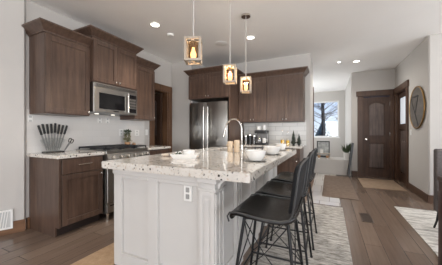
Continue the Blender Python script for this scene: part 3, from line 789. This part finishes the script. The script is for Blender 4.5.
# ------------------------------------------------------------------ pendants
def make_pendant(label, loc, rz, drop):
    """origin at the ceiling"""
    r = thing('pendant_lamp', label, 'pendant lamp', loc, rz, 'pendant lamps over the island')
    zt, zb, hw = -drop, -drop - 0.205, 0.063
    MB().cyl((0, 0, -0.022), (0, 0, 0), 0.062, 0.065, 20).build('ceiling_canopy', M['chrome'], r)
    MB().cyl((0, 0, zt + 0.01), (0, 0, -0.02), 0.0055, seg=8).build('rod', M['rod'], r)
    m = MB(); p = 0.010
    for sx_ in (-1, 1):
        for sy_ in (-1, 1): m.box(sx_ * hw - p, sx_ * hw + p, sy_ * hw - p, sy_ * hw + p, zb, zt, 0.002)
    for z_ in (zb, zt - 0.02):
        for s_ in (-1, 1):
            m.box(-hw + p, hw - p, s_ * hw - p, s_ * hw + p, z_, z_ + 0.02).box(s_ * hw - p, s_ * hw + p, -hw + p, hw - p, z_, z_ + 0.02)
    m.box(-hw + p, hw - p, -0.012, 0.012, zt - 0.019, zt - 0.004).box(-0.012, 0.012, -hw + p, hw - p, zt - 0.018, zt - 0.005)
    m.build('shade_frame', M['whitewash'], r, False)
    gm = MB().lathe([(0.043, zb + 0.022), (0.043, zt - 0.03), (0.041, zt - 0.03), (0.041, zb + 0.022)], seg=20); gm.build('glass_cylinder', M['amber'], r)
    MB().cyl((0, 0, zt - 0.075), (0, 0, zt - 0.015), 0.017, seg=12).build('lamp_socket', M['chrome'], r)
    MB().lathe([(0.0, -0.175), (0.016, -0.170), (0.026, -0.145), (0.026, -0.125), (0.014, -0.095), (0.012, -0.076)], (0, 0, zt), 16).build('bulb', M['bulb'], r)
    return r
def pt_light(loc, e, col=(1.0, 0.90, 0.78), rad=0.03):
    d = bpy.data.lights.new('pendant_glow', 'POINT'); d.energy = e; d.color = col; d.shadow_soft_size = rad
    o = bpy.data.objects.new('pendant_glow', d); C.objects.link(o); o.location = loc
HC = H - 0.001
PX = [(-1.085, 1.68), (-1.042, 2.395), (-1.033, 2.92)]
make_pendant('whitewashed wood frame pendant lamp nearest the camera over the island', (PX[0][0], PX[0][1], HC), 0.45, 0.787)
make_pendant('middle whitewashed wood frame pendant lamp over the island', (PX[1][0], PX[1][1], HC), 0.28, 0.832)
make_pendant('whitewashed wood frame pendant lamp farthest from the camera over the island', (PX[2][0], PX[2][1], HC), 0.26, 0.856)
for x_, y_ in PX: pt_light((x_, y_, 1.86), 8)

# ------------------------------------------------------------------ ceiling fixtures
def downlight(label, x, y, r_=0.075, spot=0, wide=110):
    t = thing('recessed_downlight', label, 'ceiling light', (x, y, HC), 0, 'recessed ceiling downlights')
    MB().lathe([(r_ * 0.74, -0.001), (r_ * 0.78, -0.008), (r_, -0.006), (r_, 0.0)], seg=24).build('trim_ring', M['plate'], t)
    MB().cyl((0, 0, -0.004), (0, 0, -0.001), r_ * 0.73, seg=24).build('diffuser', M['lamp'], t)
    if spot:
        d = bpy.data.lights.new('downlight_or_fill_spot', 'SPOT'); d.energy = spot; d.color = (1.0, 0.94, 0.86); d.spot_size = math.radians(wide); d.spot_blend = 0.8; d.shadow_soft_size = 0.06
        o = bpy.data.objects.new('downlight_or_fill_spot', d); C.objects.link(o); o.location = (x, y, HC - 0.02)
downlight('bright recessed ceiling downlight left of the pendants', -2.34, 2.58, 0.078, 80)
downlight('bright recessed ceiling downlight just right of the farthest pendant', -1.20, 3.63, 0.075, 80)
downlight('recessed ceiling downlight above the entry mat', 0.55, 5.88, 0.075, 26, 168)
downlight('small recessed ceiling downlight over the window hall', 0.20, 5.77, 0.045, 30, 160)
sd = MB().lathe([(0, -0.03), (0.045, -0.03), (0.056, -0.02), (0.058, 0.0)]); o = sd.build('smoke_detector', M['plate']); o.location = (-2.35, 2.95, HC); tag(o, 'white round smoke detector on the ceiling beyond the left downlight', 'smoke detector')
sd = MB().lathe([(0, -0.008), (0.10, -0.008), (0.108, -0.004), (0.11, 0.0)]); o = sd.build('ceiling_speaker', M['plate']); o.location = (-1.76, 3.64, HC); tag(o, 'flat round white ceiling speaker between the pendants', 'speaker')

# ------------------------------------------------------------------ wall plates, vents
def plate(name, label, loc, rz, w_=0.072, h_=0.115, kind='outlet'):
    t = thing(name, label, kind, loc, rz)
    MB().box(-w_ / 2, w_ / 2, -0.006, -0.0005, -h_ / 2, h_ / 2, 0.002).build('cover_plate', M['plate'], t)
    if kind == 'outlet':
        for z_ in (-0.025, 0.025): MB().box(-0.015, 0.015, -0.0075, -0.0055, z_ - 0.012, z_ + 0.012, 0.001).build('socket', M['greyceramic'], t)
    else: MB().box(-0.016, 0.016, -0.009, -0.0055, -0.03, 0.03, 0.001).build('rocker', M['plate'], t)
    return t
plate('wall_plate', 'white double wall plate on the backsplash right of the range', (XL + 0.0095, 3.13, 1.16), PI / 2, 0.115, 0.115)
plate('wall_plate', 'white outlet on the backsplash behind the small plant', (XL + 0.0095, 2.775, 1.17), PI / 2)
plate('wall_plate', 'white outlet on the backsplash at the near left end above the counter', (XL + 0.0095, 1.447, 1.335), PI / 2, 0.05, 0.075)
plate('wall_plate', 'left white plate standing in for a light spot on the backsplash under the microwave', (XL + 0.0095, 2.366, 1.36), PI / 2, 0.07, 0.07)  # this plate and the next are put in for bright reflected spots on the tile
plate('wall_plate', 'right white plate standing in for a light spot on the backsplash under the microwave', (XL + 0.0095, 2.505, 1.36), PI / 2, 0.07, 0.07)
plate('light_switch', 'light switch on the grey wall beside the pantry doorway', (XL, 3.39, 1.17), PI / 2, 0.07, 0.115, 'switch')
plate('light_switch', 'light switch on the right wall under the round wall art', (XR, 5.72, 1.17), -PI / 2, 0.07, 0.115, 'switch')

# wall register on the angled wall
ra = math.atan2(ay, ax)
cx_, cy_ = P0[0] - ax * 0.287 + nx * 0.0008, P0[1] - ay * 0.287 + ny * 0.0008
v = thing('wall_register', 'white louvred air return grille low on the near left wall', 'vent', (cx_, cy_, 0.062), ra)
m = MB(); WV, HV = 0.36, 0.22
m.box(-WV / 2, WV / 2, -0.026, -0.0185, 0, 0.02).box(-WV / 2, WV / 2, -0.026, -0.0185, HV - 0.02, HV).box(-WV / 2, -WV / 2 + 0.02, -0.026, -0.0185, 0.02, HV - 0.02).box(WV / 2 - 0.02, WV / 2, -0.026, -0.0185, 0.02, HV - 0.02)
m.build('register_frame', M['plate'], v, False)
MB().box(-WV / 2 + 0.002, WV / 2 - 0.002, -0.0184, -0.0005, 0.002, HV - 0.002).build('register_box', M['greyceramic'], v, False)
m = MB()
for k_ in range(14):
    x0 = -WV / 2 + 0.02 + k_ * 0.0228
    m.prism([(x0, 0.022), (x0 + 0.008, 0.022), (x0 + 0.030, HV - 0.022), (x0 + 0.022, HV - 0.022)], 'y', -0.024, -0.0186) if x0 + 0.03 < WV / 2 - 0.02 else None
m.build('louvers', M['plate'], v, False)
fv = thing('floor_register', 'bronze slotted floor register in the plank floor beside the stool rug', 'vent', (0.455, 3.62, 0.0006))
m = MB().box(-0.065, 0.065, -0.18, -0.165, 0, 0.006).box(-0.065, 0.065, 0.165, 0.18, 0, 0.006).box(-0.065, -0.053, -0.165, 0.165, 0, 0.006).box(0.053, 0.065, -0.165, 0.165, 0, 0.006)
m.build('register_frame', M['vent'], fv, False)
m = MB()
for k_ in range(8): m.box(-0.050 + k_ * 0.0131, -0.042 + k_ * 0.0131, -0.165, 0.165, 0.001, 0.005)
m.build('slats', M['vent'], fv, False)
MB().box(-0.053, 0.053, -0.165, 0.165, 0.0, 0.0009).build('painted_shade_sheet', M['ventdark'], fv, False)  # dark sheet painted in for the shade below the slats

# round wall art on the right wall
wa = thing('round_wall_art', 'round grey wood wall art with dark lines and brass rim on right wall', 'wall art', (XR - 0.001, 5.335, 1.63), -PI / 2)
RA = 0.385
def disc(m, r, y0, y1, seg=48): m.prism([(r * math.cos(k * 2 * PI / seg), r * math.sin(k * 2 * PI / seg)) for k in range(seg)], 'y', y0, y1); return m
disc(MB(), RA - 0.01, -0.022, 0.0).build('art_panel', M['artwood'], wa)
MB().tube([(RA * math.cos(k * 2 * PI / 48), -0.018, RA * math.sin(k * 2 * PI / 48)) for k in range(48)], 0.014, 8, True).build('rim', M['gold'], wa)
def bar(a, b, wd=0.018):
    a, b = Vector(a), Vector(b); d = (b - a).normalized(); n_ = Vector((-d.y, d.x)) * wd / 2
    return MB().prism([tuple(a + n_), tuple(b + n_), tuple(b - n_), tuple(a - n_)], 'y', -0.027, -0.0221)
for a, b in (((-0.29, 0.21), (0.08, 0.21)), ((-0.30, 0.195), (0.10, -0.34)), ((0.10, 0.22), (-0.06, -0.09))):
    bar(a, b).build('inlay_line', M['black'], wa, False)

# ------------------------------------------------------------------ knives on the left counter
ks = thing('knife_stand', 'clear acrylic knife stand with dark base on the left counter', 'knife stand', (-3.175, 1.645, ZC + 0.0005))
MB().box(-0.05, 0.05, -0.11, 0.11, 0, 0.014, 0.003).build('stand_base', M['black'], ks)
for x_ in (-0.022, 0.016):
    MB().prism([(-0.05, 0.0145), (0.05, 0.0145), (0.14, 0.155), (0.10, 0.185), (-0.10, 0.185), (-0.14, 0.155)], 'x', x_, x_ + 0.006).build('acrylic_plate', M['acrylic'], ks)
names = ['leftmost', 'second from left', 'third from left', 'fourth from left', 'fourth from right', 'third from right', 'second from right', 'rightmost']
def knife_mesh(root, L, bw, hw):
    m = MB(); m.prism([(-bw, 0.03), (-bw * 0.1, 0.0), (bw, 0.05), (bw, L), (-bw, L)], 'x', -0.0012, 0.0012); m.build('blade', M['blade'], root, False)
    m = MB(); m.box(-0.009, 0.009, -hw, hw, L, L + 0.125, 0.006, 2); m.build('handle', M['grip'], root)
for i in range(8):
    t = i - 3.5; ang = math.radians(4.8 * t)
    tall = 0.228 - 0.004 * abs(t) + (0.008 if i % 3 == 1 else 0)
    kn = thing('kitchen_knife', 'black handled knife, %s in the fan of the acrylic stand' % names[i], 'knife', (-3.175 - 0.004, 1.645 + 0.019 * t, ZC + 0.0155), 0, 'knives fanned in the acrylic stand')
    kn.rotation_euler = (-ang, 0, 0)
    knife_mesh(kn, tall, 0.008 if i % 2 else 0.010, 0.012)
# shears hanging at the right of the stand
sh = thing('kitchen_shears', 'black handled kitchen shears at the right side of the knife stand', 'scissors', (-3.13, 1.755, ZC + 0.0155)); sh.rotation_euler = (math.radians(-32), 0, 0)
MB().prism([(-0.010, 0.0), (0.004, 0.0), (0.012, 0.12), (-0.012, 0.12)], 'x', -0.002, 0.002).build('blade', M['blade'], sh, False)
for s_ in (-1, 1): MB().tube([(0, s_ * 0.016 + 0.016 * math.cos(a * PI / 6), 0.15 + 0.028 * math.sin(a * PI / 6)) for a in range(12)], 0.005, 6, True).build('handle', M['black'], sh)

# ------------------------------------------------------------------ plant by the range
def leafy(name_parts, root, c, n, rad, size, mat, up=0.3, part='foliage', squash=1.0):
    m = MB()
    for _ in range(n):
        a = random.uniform(0, 2 * PI); b = random.uniform(-0.4, 1.0); d = Vector((math.cos(a), math.sin(a), b + up))
        p = Vector(c) + Vector((math.cos(a) * rad * random.random(), math.sin(a) * rad * random.random(), random.uniform(-1, 1) * rad * squash))
        m.leaf(p, d, size * random.uniform(0.7, 1.2), size * 0.45)
    return m.build(part, mat, root, False, False)
pl = thing('potted_plant', 'small leafy plant in a pot on the counter right of the range', 'plant', (-3.19, 2.825, ZC + 0.0005))
MB().lathe([(0, 0), (0.036, 0), (0.05, 0.085), (0.046, 0.085), (0.044, 0.075), (0, 0.075)]).build('pot', M['terra'], pl)
m = MB()
for a in range(7): m.tube([(0, 0, 0.07), (0.02 * math.cos(a), 0.02 * math.sin(a), 0.15), (0.035 * math.cos(a), 0.035 * math.sin(a), 0.24)], 0.003, 5)
m.build('stem', M['sage'], pl)
leafy('', pl, (0, 0, 0.145), 110, 0.048, 0.045, M['sage'], squash=1.3); leafy('', pl, (0.0, 0.0, 0.245), 60, 0.038, 0.05, M['leaf'])
sj = thing('clay_jar', 'small tan jar beside the plant on the counter right of the range', 'jar', (-3.165, 2.945, ZC + 0.0005))
MB().lathe([(0, 0), (0.026, 0), (0.032, 0.03), (0.026, 0.06), (0.0, 0.06)]).build('jar_body', M['terra'], sj)
MB().lathe([(0, 0.0605), (0.027, 0.0605), (0.024, 0.072), (0.007, 0.076), (0.0, 0.086)]).build('lid', M['whitewash'], sj)

# ------------------------------------------------------------------ things on the island
def bowl_set(label_b, label_p, x, y, r, h):
    p = MB().lathe([(0, 0.002), (r * 0.75, 0.002), (r * 1.15, 0.012), (r * 1.17, 0.015), (r * 0.75, 0.008), (0, 0.008)], seg=32).build('plate', M['greyceramic'])
    p.location = (x, y, ZC - 0.0012); tag(p, label_p, 'plate', 'plates on the island')
    b = MB().lathe([(0, 0), (r * 0.62, 0), (r * 0.72, h * 0.12), (r * 0.92, h * 0.6), (r, h), (r * 0.965, h), (r * 0.88, h * 0.6), (r * 0.68, h * 0.18), (0, h * 0.12)], seg=32).build('bowl', M['ceramic'])
    b.location = (x, y, ZC + 0.0075); tag(b, label_b, 'bowl', 'white bowls on the island')
bowl_set('white ceramic bowl nearest the camera on the island edge', 'pale plate under the white bowl nearest the camera', -0.597, 1.954, 0.092, 0.085)
bowl_set('middle white ceramic bowl along the island edge', 'pale plate under the middle white bowl', -0.60, 2.60, 0.098, 0.085)
bowl_set('white ceramic bowl at the far end of the island', 'pale plate under the far white bowl of the island', -0.625, 3.27, 0.075, 0.085)

tr = MB(); r0, r1 = (0.105, 0.07), (0.135, 0.095)
lo = [(-r0[0], -r0[1], 0), (r0[0], -r0[1], 0), (r0[0], r0[1], 0), (-r0[0], r0[1], 0)]
def ringv(a, b, z): return [tr.bm.verts.new(p) for p in ((-a, -b, z), (a, -b, z), (a, b, z), (-a, b, z))]
R_ = [ringv(0.105, 0.07, 0), ringv(0.135, 0.095, 0.045), ringv(0.128, 0.088, 0.045), ringv(0.100, 0.065, 0.008)]
for A_, B_ in zip(R_, R_[1:]):
    for i in range(4): tr.bm.faces.new((A_[i], A_[(i + 1) % 4], B_[(i + 1) % 4], B_[i]))
tr.bm.faces.new(R_[0]); tr.bm.faces.new(R_[-1])
o = tr.build('serving_tray', M['ceramic']); o.location = (-1.278, 1.84, ZC + 0.0005); o.rotation_euler = (0, 0, 0.42)
tag(o, 'white square ceramic tray with flared sides on the island', 'tray')
o = MB().lathe([(0, 0), (0.04, 0), (0.055, 0.02), (0.062, 0.07), (0.058, 0.07), (0.05, 0.02), (0, 0.008)], seg=28).build('bowl', M['ceramic']); o.location = (-1.250, 1.855, ZC + 0.0095)
tag(o, 'small white bowl standing in the square tray', 'bowl')
o = thing('flower_sprig', 'small sprig of white flowers and leaves in the left of tray', 'flowers', (-1.338, 1.80, ZC + 0.0095), 0.4)
leafy('', o, (0, 0, 0.032), 26, 0.016, 0.026, M['leaf'], squash=0.6)
m = MB()
for k_ in range(5): m.sph((random.uniform(-0.02, 0.02), random.uniform(-0.02, 0.02), 0.045 + 0.008 * random.random()), 0.010, u=8, v=6)
m.build('blossoms', M['ceramic'], o)
np_ = thing('napkin_roll', 'beige rolled napkin lying left of the white tray', 'napkin', (-1.54, 1.90, ZC + 0.0005), 0.9)
MB().tube([(-0.07, 0, 0.016), (-0.03, 0.004, 0.017), (0.03, -0.003, 0.016), (0.07, 0, 0.016)], [0.013, 0.016, 0.015, 0.012], 10).build('cloth', M['linen'], np_)
MB().tube([(0.005, 0.0175 * math.cos(a * PI / 6), 0.0165 + 0.0165 * math.sin(a * PI / 6)) for a in range(12)], 0.003, 6, True).build('napkin_ring', M['black'], np_)

def canister(label, x, y, h, r):
    t = thing('wooden_canister', label, 'canister', (x, y, ZC + 0.0005), 0, 'wooden canisters by the faucet')
    MB().lathe([(0, 0), (r * 0.9, 0), (r, 0.008), (r * 0.98, h * 0.78), (0, h * 0.78)], seg=20).build('canister_body', M['lightwood'], t)
    MB().lathe([(0, h * 0.785), (r * 1.02, h * 0.785), (r * 1.02, h * 0.92), (r * 0.85, h), (0, h)], seg=20).build('lid', M['lightwood'], t)
    MB().sph((-r - 0.008, 0, h * 0.62), 0.012, u=10, v=8).build('knob', M['lightwood'], t)
canister('left pale wooden canister in front of the faucet', -1.155, 2.66, 0.14, 0.036)
canister('right pale wooden canister in front of the faucet', -1.075, 2.69, 0.155, 0.036)
st_ = thing('soap_caddy', 'small low black stand between the near bowl and the faucet', 'stand', (-0.92, 3.166, ZC + 0.0005), 0.2)
MB().box(-0.065, 0.065, -0.035, 0.035, 0.034, 0.046, 0.003).build('tray', M['black'], st_)
for sx_ in (-1, 1):
    for sy_ in (-1, 1): MB().box(sx_ * 0.052 - 0.006, sx_ * 0.052 + 0.006, sy_ * 0.025 - 0.006, sy_ * 0.025 + 0.006, 0, 0.0335).build('leg', M['black'], st_)

# ------------------------------------------------------------------ things on the back counter
cm = thing('coffee_maker', 'black coffee maker on the back counter right of the refrigerator', 'coffee maker', (-1.284, 4.62, ZC + 0.0005))
MB().box(-0.115, 0.115, -0.12, 0.12, 0, 0.035, 0.005).build('base', M['black'], cm)
MB().box(-0.115, 0.115, 0.03, 0.12, 0.036, 0.235, 0.005).build('column', M['steeldark'], cm)
MB().box(-0.12, 0.12, -0.12, 0.12, 0.236, 0.30, 0.008).build('brew_head', M['black'], cm)
cf = MB().lathe([(0, 0.037), (0.05, 0.037), (0.06, 0.08), (0.055, 0.13), (0.04, 0.17), (0.038, 0.17), (0.05, 0.12), (0.055, 0.08), (0.045, 0.042), (0, 0.042)], (-0.045, -0.045, 0)).build('carafe', M['glass'], cm)
MB().tube([(-0.10, -0.06, 0.15), (-0.13, -0.07, 0.13), (-0.13, -0.07, 0.08), (-0.10, -0.06, 0.07)], 0.007, 8).build('carafe_handle', M['black'], cf)
def mug(label, x, y, z, h=0.085, r=0.042, base=0.0):
    t = thing('white_mug', label, 'mug', (x, y, z), 0, 'white mugs round the coffee maker')
    MB().lathe([(0, 0), (r * 0.92, 0), (r, 0.008), (r, h), (r * 0.92, h), (r * 0.9, 0.01), (0, 0.008)]).build('mug_body', M['ceramic'], t)
    MB().tube([(r, 0, h * 0.82), (r + 0.022, 0, h * 0.75), (r + 0.026, 0, h * 0.5), (r, 0, h * 0.25)], 0.005, 8).build('handle', M['ceramic'], t)
mug('wide white mug on top of the coffee maker, at its left', -1.345, 4.60, ZC + 0.302, 0.08, 0.047)
mug('tall white mug on top of the coffee maker, at its right', -1.222, 4.60, ZC + 0.302, 0.105, 0.033)
mug('white mug standing on the base of the coffee maker', -1.214, 4.56, ZC + 0.037, 0.10, 0.036)
for i, (x_, h_, r_, lb) in enumerate(((-1.638, 0.19, 0.042, 'leftmost'), (-1.543, 0.215, 0.045, 'middle'), (-1.450, 0.20, 0.042, 'rightmost'))):
    t = thing('storage_canister', '%s dark canister with steel lid between refrigerator and coffee maker' % lb, 'canister', (x_, 4.62, ZC + 0.0005), 0, 'dark canisters on the back counter')
    MB().lathe([(0, 0), (r_, 0), (r_, h_ - 0.03), (0, h_ - 0.03)]).build('canister_body', M['steeldark'] if i != 1 else M['black'], t)
    MB().lathe([(0, h_ - 0.029), (r_ * 1.03, h_ - 0.029), (r_ * 1.03, h_ - 0.006), (r_ * 0.3, h_), (r_ * 0.25, h_ + 0.018), (0, h_ + 0.02)]).build('lid', M['chrome'], t)
def bottle(label, x, y, h, r):
    t = thing('oil_bottle', label, 'bottle', (x, y, ZC + 0.0005), 0, 'oil bottles on the back counter')
    MB().lathe([(0, 0), (r, 0), (r, h * 0.45), (r * 0.35, h * 0.62), (r * 0.3, h * 0.9), (r * 0.36, h * 0.9), (r * 0.36, h * 0.94), (0, h * 0.94)]).build('bottle_glass', M['glass'], t)
    MB().lathe([(0, 0.004), (r * 0.9, 0.004), (r * 0.9, h * 0.36), (0, h * 0.36)]).build('oil', M['oil'], t)
    MB().cyl((0, 0, h * 0.94), (0, 0, h), r * 0.3, r * 0.34, 10).build('cork', M['lightwood'], t)
bottle('left clear glass bottle of golden oil on the back counter', -0.847, 4.585, 0.30, 0.040)
bottle('right clear glass bottle of golden oil on the back counter', -0.748, 4.61, 0.27, 0.036)
def cone_tree(label, x, y, h, r):
    t = thing('cone_topiary', label, 'topiary', (x, y, ZC + 0.0005), 0, 'dark cone topiaries on the back counter')
    MB().cyl((0, 0, 0), (0, 0, 0.03), 0.022, 0.026, 12).build('pot', M['charcoal'], t)
    m = MB()
    for k_ in range(150):
        f = random.random() ** 0.7; z = 0.03 + (h - 0.05) * (1 - f); a = random.uniform(0, 2 * PI); rr = r * f
        m.leaf((rr * 0.5 * math.cos(a), rr * 0.5 * math.sin(a), z), (math.cos(a), math.sin(a), 0.7), 0.012 + rr * 0.6, 0.014)
    m.cyl((0, 0, 0.025), (0, 0, h), r * 0.7, 0.002, 12)
    m.build('foliage', M['darkleaf'], t, False)
cone_tree('taller dark cone topiary at the right end of back counter', -0.64, 4.62, 0.30, 0.05)
cone_tree('shorter dark cone topiary at the right end of back counter', -0.535, 4.61, 0.235, 0.045)

# ------------------------------------------------------------------ stair hall ledge
LZ = 0.4105
fp = thing('framed_picture', 'black framed grey print standing on the low hall ledge', 'picture', (-0.17, 7.45, LZ), 0); fp.rotation_euler = (math.radians(-6), 0, 0)
fw, fh = 0.36, 0.50
m = MB().box(-fw / 2, fw / 2, 0, 0.02, 0.03, 0.06).box(-fw / 2, fw / 2, 0, 0.02, fh - 0.03, fh).box(-fw / 2, -fw / 2 + 0.03, 0, 0.02, 0.06, fh - 0.03).box(fw / 2 - 0.03, fw / 2, 0, 0.02, 0.06, fh - 0.03).box(-0.1, 0.1, 0, 0.02, 0, 0.03)
m.build('frame', M['black'], fp, False)
MB().box(-fw / 2 + 0.03, fw / 2 - 0.03, 0.006, 0.014, 0.06, fh - 0.03).build('print', M['picture'], fp, False)
hp = thing('small_console', 'small pale wooden riser on the low hall ledge under the picture', 'riser', (-0.16, 7.22, LZ))
MB().box(-0.24, 0.20, -0.08, 0.08, 0.13, 0.15, 0.003).build('top', M['whitewash'], hp)
for s_ in (-0.21, 0.17): MB().box(s_ - 0.012, s_ + 0.012, -0.07, 0.07, 0, 0.129).build('leg', M['whitewash'], hp)
cn = MB().lathe([(0, 0), (0.042, 0), (0.042, 0.11), (0, 0.11)], seg=20).build('candle', M['ceramic']); cn.location = (-0.20, 7.22, LZ + 0.1505); tag(cn, 'white pillar candle on the pale riser in the window hall', 'candle')
for x_, lb in ((-0.27, 'left'), (-0.05, 'right')):
    t = thing('small_pot', '%s small tan pot on white foot in front of the hall riser' % lb, 'pot', (x_, 7.06, LZ), 0, 'small tan pots on the hall ledge')
    MB().lathe([(0, 0.03), (0.03, 0.03), (0.045, 0.10), (0.038, 0.10), (0.0, 0.095)], seg=16).build('pot_body', M['terra'], t)
    MB().lathe([(0, 0), (0.03, 0), (0.024, 0.03), (0, 0.03)], seg=16).build('foot', M['ceramic'], t)
hpz = thing('potted_plant', 'green plant in a tall white pot on the low hall ledge', 'plant', (0.43, 7.09, LZ))
MB().lathe([(0, 0), (0.07, 0), (0.085, 0.20), (0.078, 0.20), (0.072, 0.185), (0, 0.185)]).build('pot', M['ceramic'], hpz)
m = MB()
for k_ in range(46):
    a = random.uniform(0, 2 * PI); s_ = random.uniform(0.15, 0.65); L_ = random.uniform(0.18, 0.33)
    m.leaf((0.03 * math.cos(a), 0.03 * math.sin(a), 0.18), (s_ * math.cos(a), s_ * math.sin(a), 1), L_, 0.045)
m.build('leaves', M['leaf'], hpz, False, False)
# leaning dark frame at the hall corner
lf = thing('leaning_frame', 'dark framed mirror leaning against the hall corner beside the taupe runner', 'mirror', (0.448, 6.70, 0.001)); lf.rotation_euler = (0, math.radians(6.5), 0)
m = MB().box(-0.022, 0.022, 0, 0.05, 0, 0.90).box(-0.022, 0.022, 0.19, 0.235, 0, 0.90).box(-0.022, 0.022, 0.05, 0.19, 0, 0.05).box(-0.022, 0.022, 0.05, 0.19, 0.85, 0.90)
m.build('frame', M['black'], lf, False)
MB().box(-0.004, 0.004, 0.05, 0.19, 0.05, 0.85).build('mirror_glass', M['steel'], lf, False)

# ------------------------------------------------------------------ dining corner at the right edge
dt = thing('dining_table', 'dark espresso wood dining table at the right edge', 'table', (1.405, 1.895, 0.0125))
TX, TY = 0.575, 0.64
MB().box(-TX, TX, -TY, TY, 0.745, 0.785, 0.006, 2).build('tabletop', M['table'], dt)
MB().box(-TX + 0.01, TX - 0.01, -TY + 0.01, TY - 0.01, 0.665, 0.744).build('apron', M['table'], dt, False)
for sx_ in (-1, 1):
    for sy_ in (-1, 1):
        x_, y_ = sx_ * (TX - 0.055), sy_ * (TY - 0.055); MB().box(x_ - 0.05, x_ + 0.05, y_ - 0.05, y_ + 0.05, 0, 0.664, 0.006, 2).build('leg', M['table'], dt)
dc = thing('dining_chair', 'grey upholstered dining chair behind the dark table', 'chair', (1.365, 3.31, 0.0125))
MB().box(-0.24, 0.24, 0.14, 0.24, 0.22, 0.96, 0.02, 3).build('backrest', M['fabric'], dc)
MB().box(-0.24, 0.24, -0.26, 0.139, 0.36, 0.48, 0.02, 3).build('seat', M['fabric'], dc)
for sx_ in (-1, 1):
    MB().tube([(sx_ * 0.2, 0.20, 0.235), (sx_ * 0.21, 0.22, 0.1), (sx_ * 0.225, 0.25, 0.006)], 0.011, 8).build('leg', M['legs'], dc)
    MB().tube([(sx_ * 0.2, -0.2, 0.365), (sx_ * 0.21, -0.21, 0.2), (sx_ * 0.22, -0.22, 0.006)], 0.011, 8).build('leg', M['legs'], dc)

# ------------------------------------------------------------------ outside the far window
struct('ground', MB().box(-14, 16, 9.95, 60, -0.8, -0.6), M['snow'])
def bare_tree(label, x, y, h, r):
    t = thing('bare_tree', label, 'tree', (x, y, -0.6))
    MB().tube([(0, 0, 0), (0.03, 0, h * 0.4), (-0.04, 0.02, h * 0.75), (0.02, 0, h)], [r, r * 0.8, r * 0.5, r * 0.15], 8).build('trunk', M['bark'], t)
    m = MB()
    for k_ in range(60):
        z = h * random.uniform(0.15, 0.98); a = random.uniform(0, 2 * PI); L = h * 0.33 * (1.1 - z / h) + 0.4
        p = [Vector((0, 0, z))]; d = Vector((math.cos(a), math.sin(a), random.uniform(0.1, 0.7)))
        for j in range(3): p.append(p[-1] + d * L / 3 + Vector((random.uniform(-.1, .1), random.uniform(-.1, .1), random.uniform(-.08, .12))))
        m.tube(p, [0.017, 0.012, 0.008, 0.004], 5)
        for j in range(3):
            q = p[1] + (p[3] - p[1]) * random.random(); e_ = q + Vector((random.uniform(-.35, .35), random.uniform(-.35, .35), random.uniform(-.1, .4)))
            m.tube([q, (q + e_) / 2 + Vector((0.03, 0, 0.02)), e_], [0.008, 0.006, 0.003], 4)
    m.build('branches', M['twig'], t)
    return t
bare_tree('dark bare tree with thick trunk just outside the hall window', -0.29, 12.1, 5.2, 0.11)
bare_tree('thin bare tree farther right outside the hall window', 1.3, 17.0, 5.5, 0.07)
bare_tree('thin bare tree at the left outside the hall window', -2.2, 17.5, 5.0, 0.08)
def conifer(label, x, y, h, r):
    t = thing('snowy_conifer', label, 'tree', (x, y, -0.6), 0, 'snowy conifers outside the window')
    MB().cyl((0, 0, 0), (0, 0, h), r * 0.08, 0.02, 8).build('trunk', M['bark'], t)
    m = MB()
    for k_ in range(420):
        f = random.random() ** 0.6; z = 0.3 + (h - 0.3) * (1 - f); a = random.uniform(0, 2 * PI); rr = r * f
        m.leaf((rr * 0.45 * math.cos(a), rr * 0.45 * math.sin(a), z), (math.cos(a), math.sin(a), -0.25), rr * 0.6 + 0.1, 0.28)
    m.build('boughs', M['needle'], t, False, False)
for lb, x, y, h, r in (('leftmost snowy conifer', -3.2, 24, 3.4, 1.6), ('snowy conifer behind the thick trunk', -0.6, 27, 3.1, 1.4), ('snowy conifer at the middle of the window', 1.9, 25, 2.7, 1.3), ('rightmost snowy conifer', 4.6, 25, 3.2, 1.2)):
    conifer(lb + ' outside the hall window', x, y, h, r)
def shrub(label, x, y, r):
    t = thing('snowy_shrub', label, 'shrub', (x, y, -0.6), 0, 'snow covered shrubs outside the window')
    m = MB()
    for k_ in range(9): a = random.uniform(0, 2 * PI); m.tube([(0, 0, 0), (r * 0.4 * math.cos(a), r * 0.4 * math.sin(a), r * 0.5), (r * 0.7 * math.cos(a), r * 0.7 * math.sin(a), r * 0.9)], [0.02, 0.014, 0.006], 5)
    m.build('stems', M['bark'], t)
    m = MB()
    for k_ in range(260):
        a = random.uniform(0, 2 * PI); b = random.uniform(0, 1); rr = r * 1.2 * math.sqrt(random.random())
        m.leaf((rr * math.cos(a), rr * math.sin(a), r * 1.1 * b * (1.15 - rr / (1.3 * r))), (math.cos(a), math.sin(a), random.uniform(-0.2, 1)), 0.16, 0.12)
    m.build('foliage', M['needle'], t, False, False)
shrub('snow covered shrub at the left under the hall window view', -1.1, 14.2, 0.7)
shrub('snow covered shrub at the right under the hall window view', 0.75, 13.6, 0.65)
